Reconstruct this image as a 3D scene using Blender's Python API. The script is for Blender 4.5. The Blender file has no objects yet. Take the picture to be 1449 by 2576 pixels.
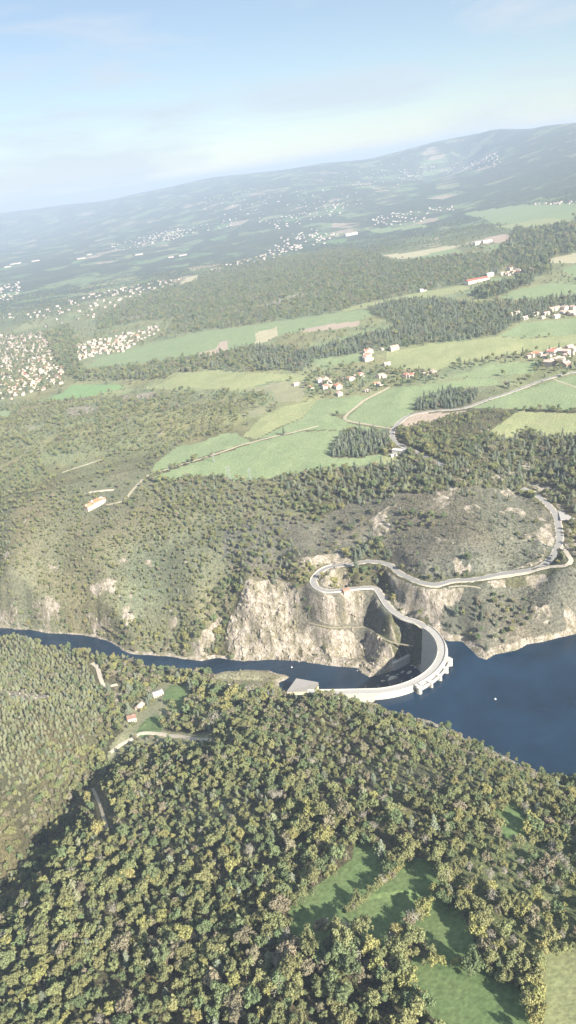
import bpy, bmesh, math, random
import numpy as np
from mathutils import Vector

# ------------------------------------------------------------------ camera, sky, sun, exposure
SC = bpy.context.scene
COL = SC.collection
CAM_H = 460.0                      # metres above the reservoir, which is z = 0
PITCH, ROLL = math.radians(23.04), math.radians(8.0)
SW, SH, SF = 1449.0, 2576.0, 2022.0     # survey sheet: width, height, focal length in its own units
c_f = np.array([0, math.cos(PITCH), -math.sin(PITCH)])
c_r0 = np.array([1.0, 0, 0]); c_u0 = np.array([0, math.sin(PITCH), math.cos(PITCH)])
c_r = c_r0 * math.cos(ROLL) - c_u0 * math.sin(ROLL)
c_u = c_r0 * math.sin(ROLL) + c_u0 * math.cos(ROLL)

cam_d = bpy.data.cameras.new('camera'); cam = bpy.data.objects.new('camera', cam_d); COL.objects.link(cam)
from mathutils import Matrix
m3 = Matrix((c_r, c_u, -c_f)).transposed()
cam.matrix_world = Matrix.Translation((0, 0, CAM_H)) @ m3.to_4x4()
cam_d.sensor_fit = 'VERTICAL'; cam_d.sensor_height = 24.0
cam_d.lens = 24.0 * SF / SH
cam_d.clip_start = 1.0; cam_d.clip_end = 120000.0
SC.camera = cam

SUN_EL = math.radians(31.0)
SHX, SHY = -0.58, 0.81              # ground direction in which shadows fall
world = bpy.data.worlds.new('World'); SC.world = world; world.use_nodes = True
wn, wl = world.node_tree.nodes, world.node_tree.links
wn.clear()
sky = wn.new('ShaderNodeTexSky'); sky.sky_type = 'NISHITA'; sky.sun_disc = False
sky.sun_elevation = SUN_EL
sky.sun_rotation = math.atan2(-SHX, -SHY)
sky.air_density = 1.0; sky.dust_density = 0.2; sky.ozone_density = 2.0; sky.altitude = 800
bg = wn.new('ShaderNodeBackground'); bg.inputs['Strength'].default_value = 0.048
wout = wn.new('ShaderNodeOutputWorld')
# thin cirrus streaks
tc = wn.new('ShaderNodeTexCoord')
mp = wn.new('ShaderNodeMapping'); mp.inputs['Scale'].default_value = (2.6, 2.2, 17.0)
mp.inputs['Rotation'].default_value = (0.0, 0.045, 0.1)
n1 = wn.new('ShaderNodeTexNoise'); n1.inputs['Scale'].default_value = 1.25; n1.inputs['Detail'].default_value = 6.0; n1.inputs['Roughness'].default_value = 0.55; n1.inputs['Distortion'].default_value = 0.5
cr = wn.new('ShaderNodeValToRGB'); cr.color_ramp.elements[0].position = 0.44; cr.color_ramp.elements[1].position = 0.62
cr.color_ramp.elements[0].color = (.28, .28, .28, 1); cr.color_ramp.elements[1].color = (.85, .85, .85, 1)
mx = wn.new('ShaderNodeMix'); mx.data_type = 'RGBA'
mx.inputs['B'].default_value = (5.5, 6.3, 7.1, 1)
wl.new(tc.outputs['Generated'], mp.inputs['Vector']); wl.new(mp.outputs['Vector'], n1.inputs['Vector'])
wl.new(n1.outputs['Fac'], cr.inputs['Fac']); wl.new(cr.outputs['Color'], mx.inputs['Factor'])
wl.new(sky.outputs['Color'], mx.inputs['A']); wl.new(mx.outputs['Result'], bg.inputs['Color'])
wl.new(bg.outputs['Background'], wout.inputs['Surface'])

sun_d = bpy.data.lights.new('sun', 'SUN'); sun_d.energy = 5.0; sun_d.angle = math.radians(0.53); sun_d.color = (1.0, 0.93, 0.82)
sun = bpy.data.objects.new('sun', sun_d); COL.objects.link(sun)
sun_dir = Vector((SHX * math.cos(SUN_EL), SHY * math.cos(SUN_EL), -math.sin(SUN_EL)))
sun.rotation_euler = sun_dir.to_track_quat('-Z', 'Y').to_euler(); sun.location = (200, -200, 900)

SC.view_settings.view_transform = 'Standard'; SC.view_settings.look = 'None'
SC.view_settings.gamma = 1.0; SC.view_settings.use_curve_mapping = False
SC.view_settings.exposure = 1.4
SC.cycles.use_denoising = True
SC.cycles.max_bounces = 6; SC.cycles.diffuse_bounces = 3; SC.cycles.glossy_bounces = 2
SC.cycles.transmission_bounces = 2; SC.cycles.volume_bounces = 1; SC.cycles.transparent_max_bounces = 4

RNG = np.random.default_rng(7)
random.seed(7)

# ------------------------------------------------------------------ helpers
def tag(o, label=None, cat=None, group=None, kind=None):
    if label: o['label'] = label
    if cat: o['category'] = cat
    if group: o['group'] = group
    if kind: o['kind'] = kind
    return o

def mesh_obj(name, verts, faces, mat=None, parent=None, smooth=False, loc=None):
    me = bpy.data.meshes.new(name)
    me.from_pydata([tuple(map(float, v)) for v in verts], [], [tuple(map(int, f)) for f in faces]); me.update()
    return link(name, me, mat, parent, smooth, loc)

def link(name, me, mat=None, parent=None, smooth=False, loc=None):
    if mat is not None and len(me.materials) == 0: me.materials.append(mat)
    if smooth:
        me.polygons.foreach_set('use_smooth', np.ones(len(me.polygons), bool))
    o = bpy.data.objects.new(name, me); COL.objects.link(o)
    if parent: o.parent = parent
    if loc is not None: o.location = loc
    return o

def empty(name, loc=(0, 0, 0), rz=0.0, s=1.0):
    o = bpy.data.objects.new(name, None); COL.objects.link(o)
    o.empty_display_size = 1.0
    o.location = tuple(map(float, loc)); o.rotation_euler = (0, 0, rz); o.scale = (s, s, s)
    return o

class MB:
    """collects simple solids into one mesh"""
    def __init__(self): self.v = []; self.f = []
    def add(self, v, f):
        b = len(self.v); self.v += [tuple(p) for p in v]; self.f += [tuple(i + b for i in q) for q in f]
    def box(self, x0, x1, y0, y1, z0, z1):
        self.add([(x0,y0,z0),(x1,y0,z0),(x1,y1,z0),(x0,y1,z0),(x0,y0,z1),(x1,y0,z1),(x1,y1,z1),(x0,y1,z1)],
                 [(0,3,2,1),(4,5,6,7),(0,1,5,4),(1,2,6,5),(2,3,7,6),(3,0,4,7)])
    def prism(self, poly, z0, z1):
        n = len(poly)
        self.add([(x,y,z0) for x,y in poly] + [(x,y,z1) for x,y in poly],
                 [tuple(range(n-1,-1,-1)), tuple(range(n,2*n))] + [(i,(i+1)%n,n+(i+1)%n,n+i) for i in range(n)])
    def tube(self, p, q, r0, r1, n=6):
        p = np.array(p, float); q = np.array(q, float); d = q - p; d /= np.linalg.norm(d)
        a = np.cross(d, [0,0,1.0]) if abs(d[2]) < .9 else np.cross(d, [1.0,0,0]); a /= np.linalg.norm(a); b = np.cross(d, a)
        v = []
        for c, r in ((p, r0), (q, r1)):
            for k in range(n):
                t = 2*math.pi*k/n; v.append(c + r*(math.cos(t)*a + math.sin(t)*b))
        self.add(v, [(k,(k+1)%n,n+(k+1)%n,n+k) for k in range(n)] + [tuple(range(n-1,-1,-1)), tuple(range(n,2*n))])
    def build(self, name, mat, parent=None, smooth=False, loc=None):
        return mesh_obj(name, self.v, self.f, mat, parent, smooth, loc)

def _hash(ix, iy, seed):
    h = (ix.astype(np.int64) * 374761393 + iy.astype(np.int64) * 668265263 + seed * 2147483647 * 31) & 0xFFFFFFFF
    h = ((h ^ (h >> 13)) * 1274126177) & 0xFFFFFFFF
    return ((h ^ (h >> 16)) & 0xFFFF) / 65535.0
def vnoise(x, y, seed=0):
    ix = np.floor(x); iy = np.floor(y); fx = x - ix; fy = y - iy
    fx = fx*fx*fx*(fx*(fx*6-15)+10); fy = fy*fy*fy*(fy*(fy*6-15)+10)
    ix = ix.astype(np.int64); iy = iy.astype(np.int64)
    a = _hash(ix, iy, seed); b = _hash(ix+1, iy, seed); c = _hash(ix, iy+1, seed); d = _hash(ix+1, iy+1, seed)
    return (a*(1-fx)+b*fx)*(1-fy) + (c*(1-fx)+d*fx)*fy
def fbm(x, y, wl, octs=4, seed=0, gain=.5):
    s = 0; a = 1; t = 0; f = 1/wl
    for o in range(octs):
        s = s + a*vnoise(x*f + 17.3*o, y*f + 5.1*o, seed+o); t += a; a *= gain; f *= 2.03
    return s/t*2 - 1
def ridged(x, y, wl, octs=3, seed=0):
    s = 0; a = 1; t = 0; f = 1/wl
    for o in range(octs):
        s = s + a*(1-np.abs(vnoise(x*f+9.1*o, y*f+3.7*o, seed+o)*2-1)); t += a; a *= .5; f *= 2.1
    return s/t

def in_poly(x, y, P):
    P = np.asarray(P, float); r = np.zeros(x.shape, bool)
    bb = (x >= P[:,0].min()) & (x <= P[:,0].max()) & (y >= P[:,1].min()) & (y <= P[:,1].max())
    idx = np.nonzero(bb)
    if len(idx[0]) == 0: return r
    px = x[idx]; py = y[idx]; c = np.zeros(px.shape, bool)
    n = len(P)
    for i in range(n):
        x1, y1 = P[i]; x2, y2 = P[(i+1) % n]
        if y1 == y2: continue
        k = ((y1 > py) != (y2 > py)) & (px < (x2-x1)*(py-y1)/(y2-y1) + x1)
        c ^= k
    r[idx] = c
    return r
def seg_dist(px, py, L, closed=False, vals=None):
    """distance of points to a polyline, and the interpolated value along it"""
    L = np.asarray(L, float); best = np.full(px.shape, 1e9); bv = np.zeros(px.shape)
    n = len(L) if closed else len(L)-1
    for i in range(n):
        a = L[i][:2]; b = L[(i+1) % len(L)][:2]; d = b-a; l2 = max(d@d, 1e-9)
        t = np.clip(((px-a[0])*d[0]+(py-a[1])*d[1])/l2, 0, 1)
        q = np.hypot(px-a[0]-t*d[0], py-a[1]-t*d[1])
        k = q < best; best = np.where(k, q, best)
        if vals is not None: bv = np.where(k, vals[i]*(1-t)+vals[(i+1) % len(L)]*t, bv)
    return (best, bv) if vals is not None else best
def sstep(a, b, x):
    t = np.clip((x-a)/(b-a), 0, 1); return t*t*(3-2*t)

def rays(uv):
    uv = np.asarray(uv, float)
    d = c_f[None]*SF + (uv[:,0:1]-SW/2)*c_r[None] + (SH/2-uv[:,1:2])*c_u[None]
    return d/np.linalg.norm(d, axis=1, keepdims=True)
def at_z(uv, z):
    d = rays(uv); t = (np.asarray(z)-CAM_H)/d[:,2]
    return np.c_[d[:,0]*t, d[:,1]*t]
def project(x, y, z):
    q = np.stack([x, y, np.asarray(z)-CAM_H], -1); w = q@c_f
    w = np.where(w < 1, 1, w)
    return SW/2+SF*(q@c_r)/w, SH/2-SF*(q@c_u)/w

# ------------------------------------------------------------------ materials
def mat(name, base, rough=.9, var=0.0, scale=1.0, bump=0.0, rnd=0.0, spec=.2, base2=None, detail=4.0, bscale=None, hue=0.0, transl=0.0, metal=0.0):
    m = bpy.data.materials.new(name); m.use_nodes = True
    n, l = m.node_tree.nodes, m.node_tree.links
    b = n['Principled BSDF']; b.inputs['Roughness'].default_value = rough; b.inputs['Specular IOR Level'].default_value = spec
    b.inputs['Metallic'].default_value = metal
    b.inputs['Base Color'].default_value = (*base, 1)
    geo = n.new('ShaderNodeNewGeometry')
    col = None
    if base2 is not None or var > 0:
        nz = n.new('ShaderNodeTexNoise'); nz.inputs['Scale'].default_value = scale; nz.inputs['Detail'].default_value = detail
        nz.inputs['Roughness'].default_value = .6
        l.new(geo.outputs['Position'], nz.inputs['Vector'])
        rp = n.new('ShaderNodeValToRGB'); rp.color_ramp.elements[0].position = .33; rp.color_ramp.elements[1].position = .67
        b2 = base2 if base2 is not None else tuple(c*(1+var) for c in base)
        b1 = base if base2 is not None else tuple(c*(1-var) for c in base)
        rp.color_ramp.elements[0].color = (*b1, 1); rp.color_ramp.elements[1].color = (*b2, 1)
        l.new(nz.outputs['Fac'], rp.inputs['Fac']); col = rp.outputs['Color']
    if rnd > 0 or hue > 0:
        oi = n.new('ShaderNodeObjectInfo'); hs = n.new('ShaderNodeHueSaturation')
        mr = n.new('ShaderNodeMapRange'); mr.inputs['To Min'].default_value = 1-rnd; mr.inputs['To Max'].default_value = 1+rnd
        mh = n.new('ShaderNodeMath'); mh.operation = 'MULTIPLY'; mh.inputs[1].default_value = 7.31
        fr = n.new('ShaderNodeMath'); fr.operation = 'FRACT'
        mr2 = n.new('ShaderNodeMapRange'); mr2.inputs['To Min'].default_value = .5-hue; mr2.inputs['To Max'].default_value = .5+hue
        l.new(oi.outputs['Random'], mr.inputs['Value']); l.new(oi.outputs['Random'], mh.inputs[0]); l.new(mh.outputs[0], fr.inputs[0]); l.new(fr.outputs[0], mr2.inputs['Value'])
        l.new(mr.outputs['Result'], hs.inputs['Value']); l.new(mr2.outputs['Result'], hs.inputs['Hue'])
        if col is not None: l.new(col, hs.inputs['Color'])
        else: hs.inputs['Color'].default_value = (*base, 1)
        col = hs.outputs['Color']
    if col is not None: l.new(col, b.inputs['Base Color'])
    if bump > 0:
        nb = n.new('ShaderNodeTexNoise'); nb.inputs['Scale'].default_value = bscale or scale*3; nb.inputs['Detail'].default_value = 5
        l.new(geo.outputs['Position'], nb.inputs['Vector'])
        bp = n.new('ShaderNodeBump'); bp.inputs['Strength'].default_value = 1.0; bp.inputs['Distance'].default_value = bump
        l.new(nb.outputs['Fac'], bp.inputs['Height']); l.new(bp.outputs['Normal'], b.inputs['Normal'])
    if transl > 0:
        tr = n.new('ShaderNodeBsdfTranslucent'); ms = n.new('ShaderNodeMixShader'); ms.inputs[0].default_value = transl
        if col is not None: l.new(col, tr.inputs['Color'])
        else: tr.inputs['Color'].default_value = (*base, 1)
        out = n['Material Output']
        l.new(b.outputs[0], ms.inputs[1]); l.new(tr.outputs[0], ms.inputs[2]); l.new(ms.outputs[0], out.inputs['Surface'])
    return m

M = {}
M['concrete'] = mat('concrete', (.56,.53,.47), .85, .12, .25, .03)
M['concrete_pale'] = mat('pale_concrete', (.42,.40,.345), .85, base2=(.55,.525,.46), scale=.35, bump=.03, detail=8)
M['asphalt'] = mat('asphalt', (.26,.25,.235), .95, .12, .5, .01)
M['asphalt_dam'] = mat('dam_asphalt', (.37,.355,.33), .95, .08, .6, .01)
M['gravel'] = mat('gravel', (.50,.44,.35), 1.0, .16, .6, .03)
M['track'] = mat('dirt_track', (.36,.32,.23), 1.0, .2, .3, .03)
M['path'] = mat('trodden_path', (.25,.225,.155), 1.0, .2, .4, .03)
M['steel'] = mat('steel', (.42,.43,.43), .5, .1, 1.0, metal=.4)
M['gate'] = mat('gate_steel', (.36,.36,.34), .6, .12, .6)
M['dark'] = mat('dark_opening', (.03,.03,.035), .8, .1, 1.0)
M['cream'] = mat('cream_render', (.66,.56,.38), .9, .06, .8)
M['white_wall'] = mat('white_render', (.60,.54,.47), .9, .08, .8, rnd=.12)
M['pink_wall'] = mat('pinkish_render', (.56,.46,.38), .9, .08, .8, rnd=.12)
M['red_roof'] = mat('red_tile_roof', (.46,.20,.12), .9, .12, 2.0, rnd=.18, hue=.012)
M['pink_roof'] = mat('faded_tile_roof', (.50,.37,.30), .9, .12, 2.0, rnd=.15, hue=.012)
M['brown_roof'] = mat('brown_tile_roof', (.26,.16,.12), .9, .12, 2.0, rnd=.15)
M['grey_roof'] = mat('grey_sheet_roof', (.245,.235,.225), .7, .06, .5)
M['white_roof'] = mat('white_sheet_roof', (.46,.44,.42), .7, .05, .5, rnd=.1)
M['glass'] = mat('window_glass', (.03,.04,.05), .1, .1, 1.0, spec=.5)
M['white_paint'] = mat('white_paint', (.8,.8,.8), .5, .03, 2.0)
M['car_paint'] = mat('dark_car_paint', (.03,.035,.045), .3, .1, 2.0, spec=.5)
M['rubber'] = mat('rubber', (.02,.02,.02), .9, .1, 3.0)
M['bark'] = mat('bark', (.13,.10,.075), 1.0, .25, 2.0, .02)
M['boulder'] = mat('boulder', (.50,.46,.39), .95, .2, .5, .15)

# ------------------------------------------------------------------ the lie of the land: spot heights
Z_RIV = -45.0
SPOT = np.array([
 # near hill and plateau
 (724,2576,86),(100,2576,58),(1449,2576,96),(1300,2500,93),(1050,2250,80),(900,2150,74),(1250,2050,68),(724,2300,78),(724,2100,62),
 (300,2400,58),(300,2200,46),(500,2000,38),(700,1900,40),(850,1830,34),(1000,1880,47),(1150,1950,52),(1300,2000,48),(1449,2050,44),(1449,2250,78),
 (0,2500,45),(-150,2500,40),(600,1850,22),(400,2050,30),(1600,2300,90),(1600,2080,60),
 (960,1788,3),(1100,1838,5),(1220,1888,5),(1330,1942,5),(1449,1968,5),(840,1756,8),(780,1762,4),(720,1768,-6),
 (640,1775,-8),(600,1745,-26),(520,1780,-24),(450,1850,-14),(345,1800,-30),(420,1745,-35),(300,1850,-20),(262,1725,-31),(560,1718,-41),(640,1722,-40),(700,1735,-38),(340,1675,-43),
 (0,2245,-8),(100,2120,-14),(180,2000,-20),(240,1900,-24),(60,2275,24),(150,2140,16),(235,2010,4),(310,1950,0),
 (0,2000,34),(0,1850,28),(0,1740,8),(120,1760,-8),(120,1655,-42),(0,1625,-43),(200,1850,-8),(100,1900,14),(-200,1900,62),(-200,1700,18),(230,1700,-32),
 # far bank
 (0,1560,-32),(0,1500,2),(100,1480,8),(250,1560,-18),(250,1480,12),(0,1400,32),(250,1350,48),(245,1270,60),(100,1200,60),(400,1500,0),
 (450,1625,-40),(500,1560,-12),(450,1400,36),(565,1500,6),(555,1600,-32),(590,1470,16),
 (620,1480,22),(650,1462,26),(745,1468,26),(700,1555,-8),(740,1600,-26),(640,1600,-26),(790,1465,27),(827,1487,24),(901,1479,21),(940,1478,19),(974,1522,13),(1014,1553,10),(1048,1564,7.5),
 (844,1423,32),(930,1412,35),(980,1420,37),(1059,1465,39),(1138,1460,41),(1252,1445,44),(1359,1426,48),(1404,1352,53),(1398,1294,57),(1314,1228,64),
 (870,1550,-14),(923,1584,-22),(1000,1600,-17),(950,1655,-36),(1040,1600,-10),(800,1570,-14),(850,1620,-32),
 (1200,1560,19),(1200,1500,34),(1400,1520,32),(1449,1480,42),(1300,1600,9),(1150,1570,12),(1449,1570,8),(1090,1540,16),(1100,1580,6),(1125,1600,3),
 (1200,1380,62),(1050,1390,52),(1200,1300,74),(900,1350,48),(1350,1330,60),(800,1380,38),(700,1400,35),(750,1300,50),(1000,1260,72),(1449,1380,50),(1449,1250,70),
 # plateau and beyond
 (560,1300,52),(500,1230,62),(400,1220,65),(600,1150,72),(800,1180,74),(850,1120,78),(1000,1130,80),(1250,1150,82),(1449,1150,85),(1449,1000,95),(1200,1000,92),(1000,1000,90),
 (900,960,90),(1400,890,110),(1200,900,105),(700,1050,80),(300,1100,65),(0,1100,55),(0,1250,50),(500,1000,78),(300,980,65),(100,1000,50),(60,930,40),(0,870,35),(250,870,55),
 (500,870,85),(700,900,95),(800,820,105),(1000,800,118),(1300,780,130),(1449,780,130),(1100,730,125),(1300,680,140),(1449,650,150),(600,790,85),(400,780,60),(200,780,40),
 (500,720,60),(700,680,80),(900,650,90),(1100,620,105),(1300,580,130),(1449,540,150),
 (0,750,10),(200,700,10),(0,650,0),(300,640,10),(500,600,25),(700,580,40),(900,540,60),(1100,510,90),(1300,480,130),(1449,460,165),
 (0,600,50),(300,560,90),(600,520,150),(900,470,200),(1180,400,270),(1400,360,300),(1300,420,220),
], float)
RIDGE = [(-300,560),(-100,545),(0,533),(172,512),(292,499),(365,481),(450,466),(526,446),(640,433),(755,419),(812,408),(922,398),(1000,380),(1110,356),(1220,335),(1267,327),(1371,313),(1449,304),(1600,285),(1800,260)]

spots = [(*p, z) for p, z in zip(at_z(SPOT[:,:2], SPOT[:,2]), SPOT[:,2])]
rd = rays(RIDGE)
for k, (u, v) in enumerate(RIDGE):
    d = rd[k]; r = 19000 - (max(-100, min(u, 1550)))/1449*9500
    h = math.hypot(d[0], d[1]); x, y = d[0]/h*r, d[1]/h*r
    z = CAM_H + d[2]/h*r
    spots += [(x, y, z), (x*1.35, y*1.35, z-260), (x*2.2, y*2.2, z-420)]
spots = np.array(spots)
def warp(x, y):
    return np.stack([np.arctan2(x, y)*2.0, np.log(np.maximum(np.hypot(x, y), 30)/600)], -1)
Q = warp(spots[:,0], spots[:,1]); NQ = len(Q)
def tps(d2): return .5*d2*np.log(np.maximum(d2, 1e-12))
K = tps(((Q[:,None]-Q[None])**2).sum(-1)) + np.eye(NQ)*2e-5
Pm = np.c_[np.ones(NQ), Q]
A = np.block([[K, Pm],[Pm.T, np.zeros((3,3))]])
coef = np.linalg.solve(A, np.r_[spots[:,2], 0, 0, 0])
def base_height(x, y):
    s = x.shape; q = warp(x.ravel(), y.ravel()); out = np.empty(len(q))
    for i in range(0, len(q), 20000):
        c = q[i:i+20000]; d2 = ((c[:,None,0]-Q[None,:,0])**2+(c[:,None,1]-Q[None,:,1])**2)
        out[i:i+20000] = tps(d2)@coef[:NQ] + coef[NQ] + c@coef[NQ+1:]
    return out.reshape(s)

# survey grid: fine near by, coarse far off
TH0, TH1, NTH = math.radians(-46), math.radians(46), 760
th = np.linspace(TH0, TH1, NTH)
ph = np.r_[np.arange(70, 34.0, -.1), np.arange(34.0, 26.0, -.04), np.arange(26.0, 3.0, -.1), np.arange(3.0, .6, -.045)]
rr = CAM_H/np.tan(np.radians(ph)); NR = len(rr); lrr = np.log(rr)
GX = rr[:,None]*np.sin(th)[None]; GY = rr[:,None]*np.cos(th)[None]; GR = np.broadcast_to(rr[:,None], GX.shape)
GZ = base_height(GX, GY)
far_k = sstep(5000, 12000, GR)
GZ += far_k*(26*fbm(GX, GY, 2200, 4, 3) - 14)
GZ += sstep(1800, 3000, GR)*(1-far_k)*12*fbm(GX, GY, 700, 3, 5)

# water outlines
RES_FAR = [(1107,1601),(1127,1613),(1161,1613),(1175,1626),(1201,1652),(1223,1660),(1246,1646),(1274,1641),(1314,1629),(1325,1621),(1365,1615),(1449,1595),(1600,1560),(1900,1520)]
RES_NEAR = [(1900,2150),(1600,2010),(1449,1958),(1390,1950),(1330,1945),(1310,1925),(1250,1893),(1200,1872),(1130,1837),(1080,1812),(1010,1797),(962,1787),(952,1776),(944,1760)]
DC = np.array([65.9, 683.4]); DR = 67.0         # centre and radius of the arch
def arc(r, a): return (DC[0]+r*math.cos(a), DC[1]+r*math.sin(a))
A_L, A_R = math.radians(-105), math.radians(24)
arc_mid = [arc(DR-1, A_L+(A_R-A_L)*k/30) for k in range(31)]
P_res = [tuple(p) for p in at_z(RES_FAR, 0.)] + [tuple(p) for p in at_z(RES_NEAR, 0.)] + arc_mid[:-3]
RIV_FAR = [(-500,1520),(-200,1560),(0,1580),(34,1583),(73,1583),(102,1589),(135,1593),(197,1597),(243,1603),(282,1617),(305,1634),(333,1646),(395,1650),(434,1653),(491,1661),(508,1663),(547,1655),(598,1661),(643,1662),(694,1659),(750,1662),(793,1669),(827,1675),(901,1680),(909,1692),(929,1703),(957,1697),(991,1686),(1025,1664)]
RIV_NEAR = [(725,1752),(705,1735),(700,1718),(728,1704),(677,1687),(625,1685),(576,1688),(536,1698),(446,1687),(395,1681),(344,1665),(282,1655),(231,1646),(169,1635),(113,1628),(62,1620),(0,1609),(-200,1600),(-500,1580)]
dam_riv = [arc(DR-2, math.radians(-4)+(A_L-math.radians(-4))*k/24) for k in range(25)] + [(33,624),(14,630),(2,640),(-2,676)]
P_riv = [tuple(p) for p in at_z(RIV_FAR, Z_RIV)] + dam_riv + [tuple(p) for p in at_z(RIV_NEAR, Z_RIV)]
def densify(P, step, jit, seed, keep=()):
    rg = np.random.default_rng(seed); out = []
    for i in range(len(P)):
        a = np.array(P[i]); b = np.array(P[(i+1) % len(P)]); n = max(1, int(np.linalg.norm(b-a)/step))
        for k in range(n):
            p = a+(b-a)*k/n
            if np.hypot(*(p-DC)) > 72 and k > 0: p = p + rg.normal(0, jit, 2)
            out.append(tuple(p))
    return out
P_res = densify(P_res, 8, 1.0, 1); P_riv = densify(P_riv, 7, .9, 2)

near = (GR < 1800) & (GR > 330)
ii = np.nonzero(near)
nx, ny = GX[ii], GY[ii]
nz = GZ[ii]
d_res = seg_dist(nx, ny, P_res, True); d_riv = seg_dist(nx, ny, P_riv, True)
in_res = in_poly(nx, ny, P_res); in_riv = in_poly(nx, ny, P_riv)
# open relief away from the water
relief = 2.2*fbm(nx, ny, 60, 4, 11) + 3.0*fbm(nx, ny, 170, 3, 12)
dmin = np.minimum(d_res, d_riv)
nz = nz + relief*sstep(5, 60, dmin)
# banks
w = sstep(0, 16, d_riv); bank = Z_RIV + .5 + .35*d_riv
nz = np.where(~in_riv & (d_riv < 16), np.maximum(bank*(1-w)+np.maximum(nz, Z_RIV+.6)*w, Z_RIV+.25), nz)
nz = np.where(in_riv, Z_RIV-.4-np.minimum(d_riv*.35, 4), nz)
w = sstep(0, 14, d_res); bank = .3 + .45*d_res
sh = ~in_res & ~in_riv & (d_res < 14) & (np.hypot(nx-DC[0], ny-DC[1]) > DR-1)
nz = np.where(sh, bank*(1-w)+np.maximum(nz, .6)*w, nz)
nz = np.where(in_res, -.5-np.minimum(d_res*.4, 10), nz)
# inside the arch but outside the water the flanks never rise above the crest
inside = (np.hypot(nx-DC[0], ny-DC[1]) < DR+3)
nz = np.where(inside & ~in_res, np.minimum(nz, np.where(np.hypot(nx-DC[0], ny-DC[1]) > DR-6, 3.5, 60.)), nz)
GZ[ii] = nz

def lookup(x, y, G=None):
    G = GZ if G is None else G
    t = np.clip((np.arctan2(x, y)-TH0)/(TH1-TH0)*(NTH-1), 0, NTH-1.001)
    r = np.clip(np.interp(np.log(np.maximum(np.hypot(x, y), 1)), lrr, np.arange(NR)), 0, NR-1.001)
    i = r.astype(int); j = t.astype(int); a = r-i; b = t-j
    return (G[i,j]*(1-b)+G[i,j+1]*b)*(1-a) + (G[i+1,j]*(1-b)+G[i+1,j+1]*b)*a
TS = np.geomspace(250, 44000, 2600)
def on_ground(uv):
    """sight lines from the aircraft down to the land: where a surveyed mark stands"""
    uv = np.asarray(uv, float).reshape(-1, 2); d = rays(uv); out = np.zeros((len(uv), 3))
    for k in range(len(uv)):
        x = d[k,0]*TS; y = d[k,1]*TS; z = CAM_H+d[k,2]*TS; g = lookup(x, y)
        below = np.nonzero(z < g)[0]
        i = below[0] if len(below) else len(TS)-1
        if i > 0:
            a = z[i-1]-g[i-1]; b = g[i]-z[i]; s = a/max(a+b, 1e-9); t = TS[i-1]+(TS[i]-TS[i-1])*s
        else: t = TS[0]
        out[k] = (d[k,0]*t, d[k,1]*t, CAM_H+d[k,2]*t)
    return out
def gpoly(uv): return on_ground(uv)[:, :2]

# ------------------------------------------------------------------ rock faces: crags in the relief
ROCK = [
 ('cliff',1.0,[(566,1640),(570,1590),(586,1540),(604,1495),(636,1465),(690,1462),(745,1472),(748,1510),(742,1560),(752,1600),(757,1664),(690,1660),(600,1664)]),
 ('crag',.75,[(750,1600),(800,1585),(860,1585),(935,1612),(990,1660),(985,1692),(930,1706),(905,1690),(830,1677),(755,1664)]),
 ('crag',.8,[(488,1650),(515,1590),(545,1550),(562,1548),(558,1590),(520,1650)]),
 ('crag',.8,[(862,1575),(868,1515),(905,1500),(918,1530),(900,1585)]),
 ('crag',.36,[(1000,1515),(1060,1500),(1130,1498),(1125,1540),(1030,1565)]),
 ('crag',.28,[(1245,1560),(1290,1528),(1335,1530),(1342,1590),(1260,1642),(1205,1650),(1195,1630)]),
 ('crag',.9,[(776,1462),(790,1430),(830,1412),(880,1410),(884,1424),(830,1434),(808,1448),(798,1466)]),
 ('crag',.6,[(808,1470),(830,1440),(870,1440),(890,1470),(850,1478)]),
 ('crag',.8,[(0,1525),(45,1525),(48,1560),(0,1575),(-100,1560)]),('crag',.7,[(80,1520),(150,1520),(145,1548),(85,1545)]),
 ('crag',.75,[(215,1540),(282,1545),(278,1590),(240,1592)]),('crag',.7,[(225,1475),(292,1458),(290,1490),(235,1512)]),
 ('crag',.6,[(270,1420),(320,1395),(330,1410),(290,1435)]),('crag',.55,[(120,1420),(165,1405),(160,1425),(125,1445)]),
 ('crag',.8,[(1290,1438),(1350,1415),(1380,1392),(1392,1365),(1385,1405),(1340,1430)]),
 ('crag',.6,[(940,1752),(958,1780),(975,1792),(1000,1797),(960,1760)]),
 ('crag',.6,[(975,1790),(1100,1820),(1140,1845),(1090,1845),(1000,1815)]),
 ('crag',.7,[(0,1735),(60,1738),(110,1748),(150,1768),(100,1768),(0,1757)]),
 ('crag',.6,[(650,770),(760,735),(780,740),(690,772)]),('crag',.6,[(300,800),(385,787),(392,796),(320,808)]),
 ('crag',.5,[(1130,1370),(1165,1362),(1160,1385)]),('crag',.5,[(1060,1345),(1130,1360),(1110,1368)]),('crag',.5,[(830,1350),(890,1360),(850,1372)]),
 ('crag',.55,[(160,1030),(215,1020),(260,1022),(220,1045),(170,1048)]),('crag',.6,[(290,995),(390,985),(395,1000),(310,1005)]),('crag',.5,[(370,1085),(420,1090),(400,1100)]),('crag',.5,[(60,1070),(100,1065),(80,1085)]),
]
ROCKW = [(k, s, gpoly(p)) for k, s, p in ROCK]
GROCK = np.zeros_like(GZ); GZONE = np.zeros(GZ.shape, int)
for k, s, P in ROCKW:
    c = P.mean(0); R_ = np.hypot(*(P-c).T).max()+20
    sel = np.nonzero(np.hypot(GX-c[0], GY-c[1]) < R_)
    x, y = GX[sel], GY[sel]
    dd = seg_dist(x, y, P, True); ins = in_poly(x, y, P)
    sd = np.where(ins, dd, -dd)
    m = s*sstep(-6, 5, sd + 5*fbm(x, y, 14, 3, 21))
    GROCK[sel] = np.maximum(GROCK[sel], m)
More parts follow.
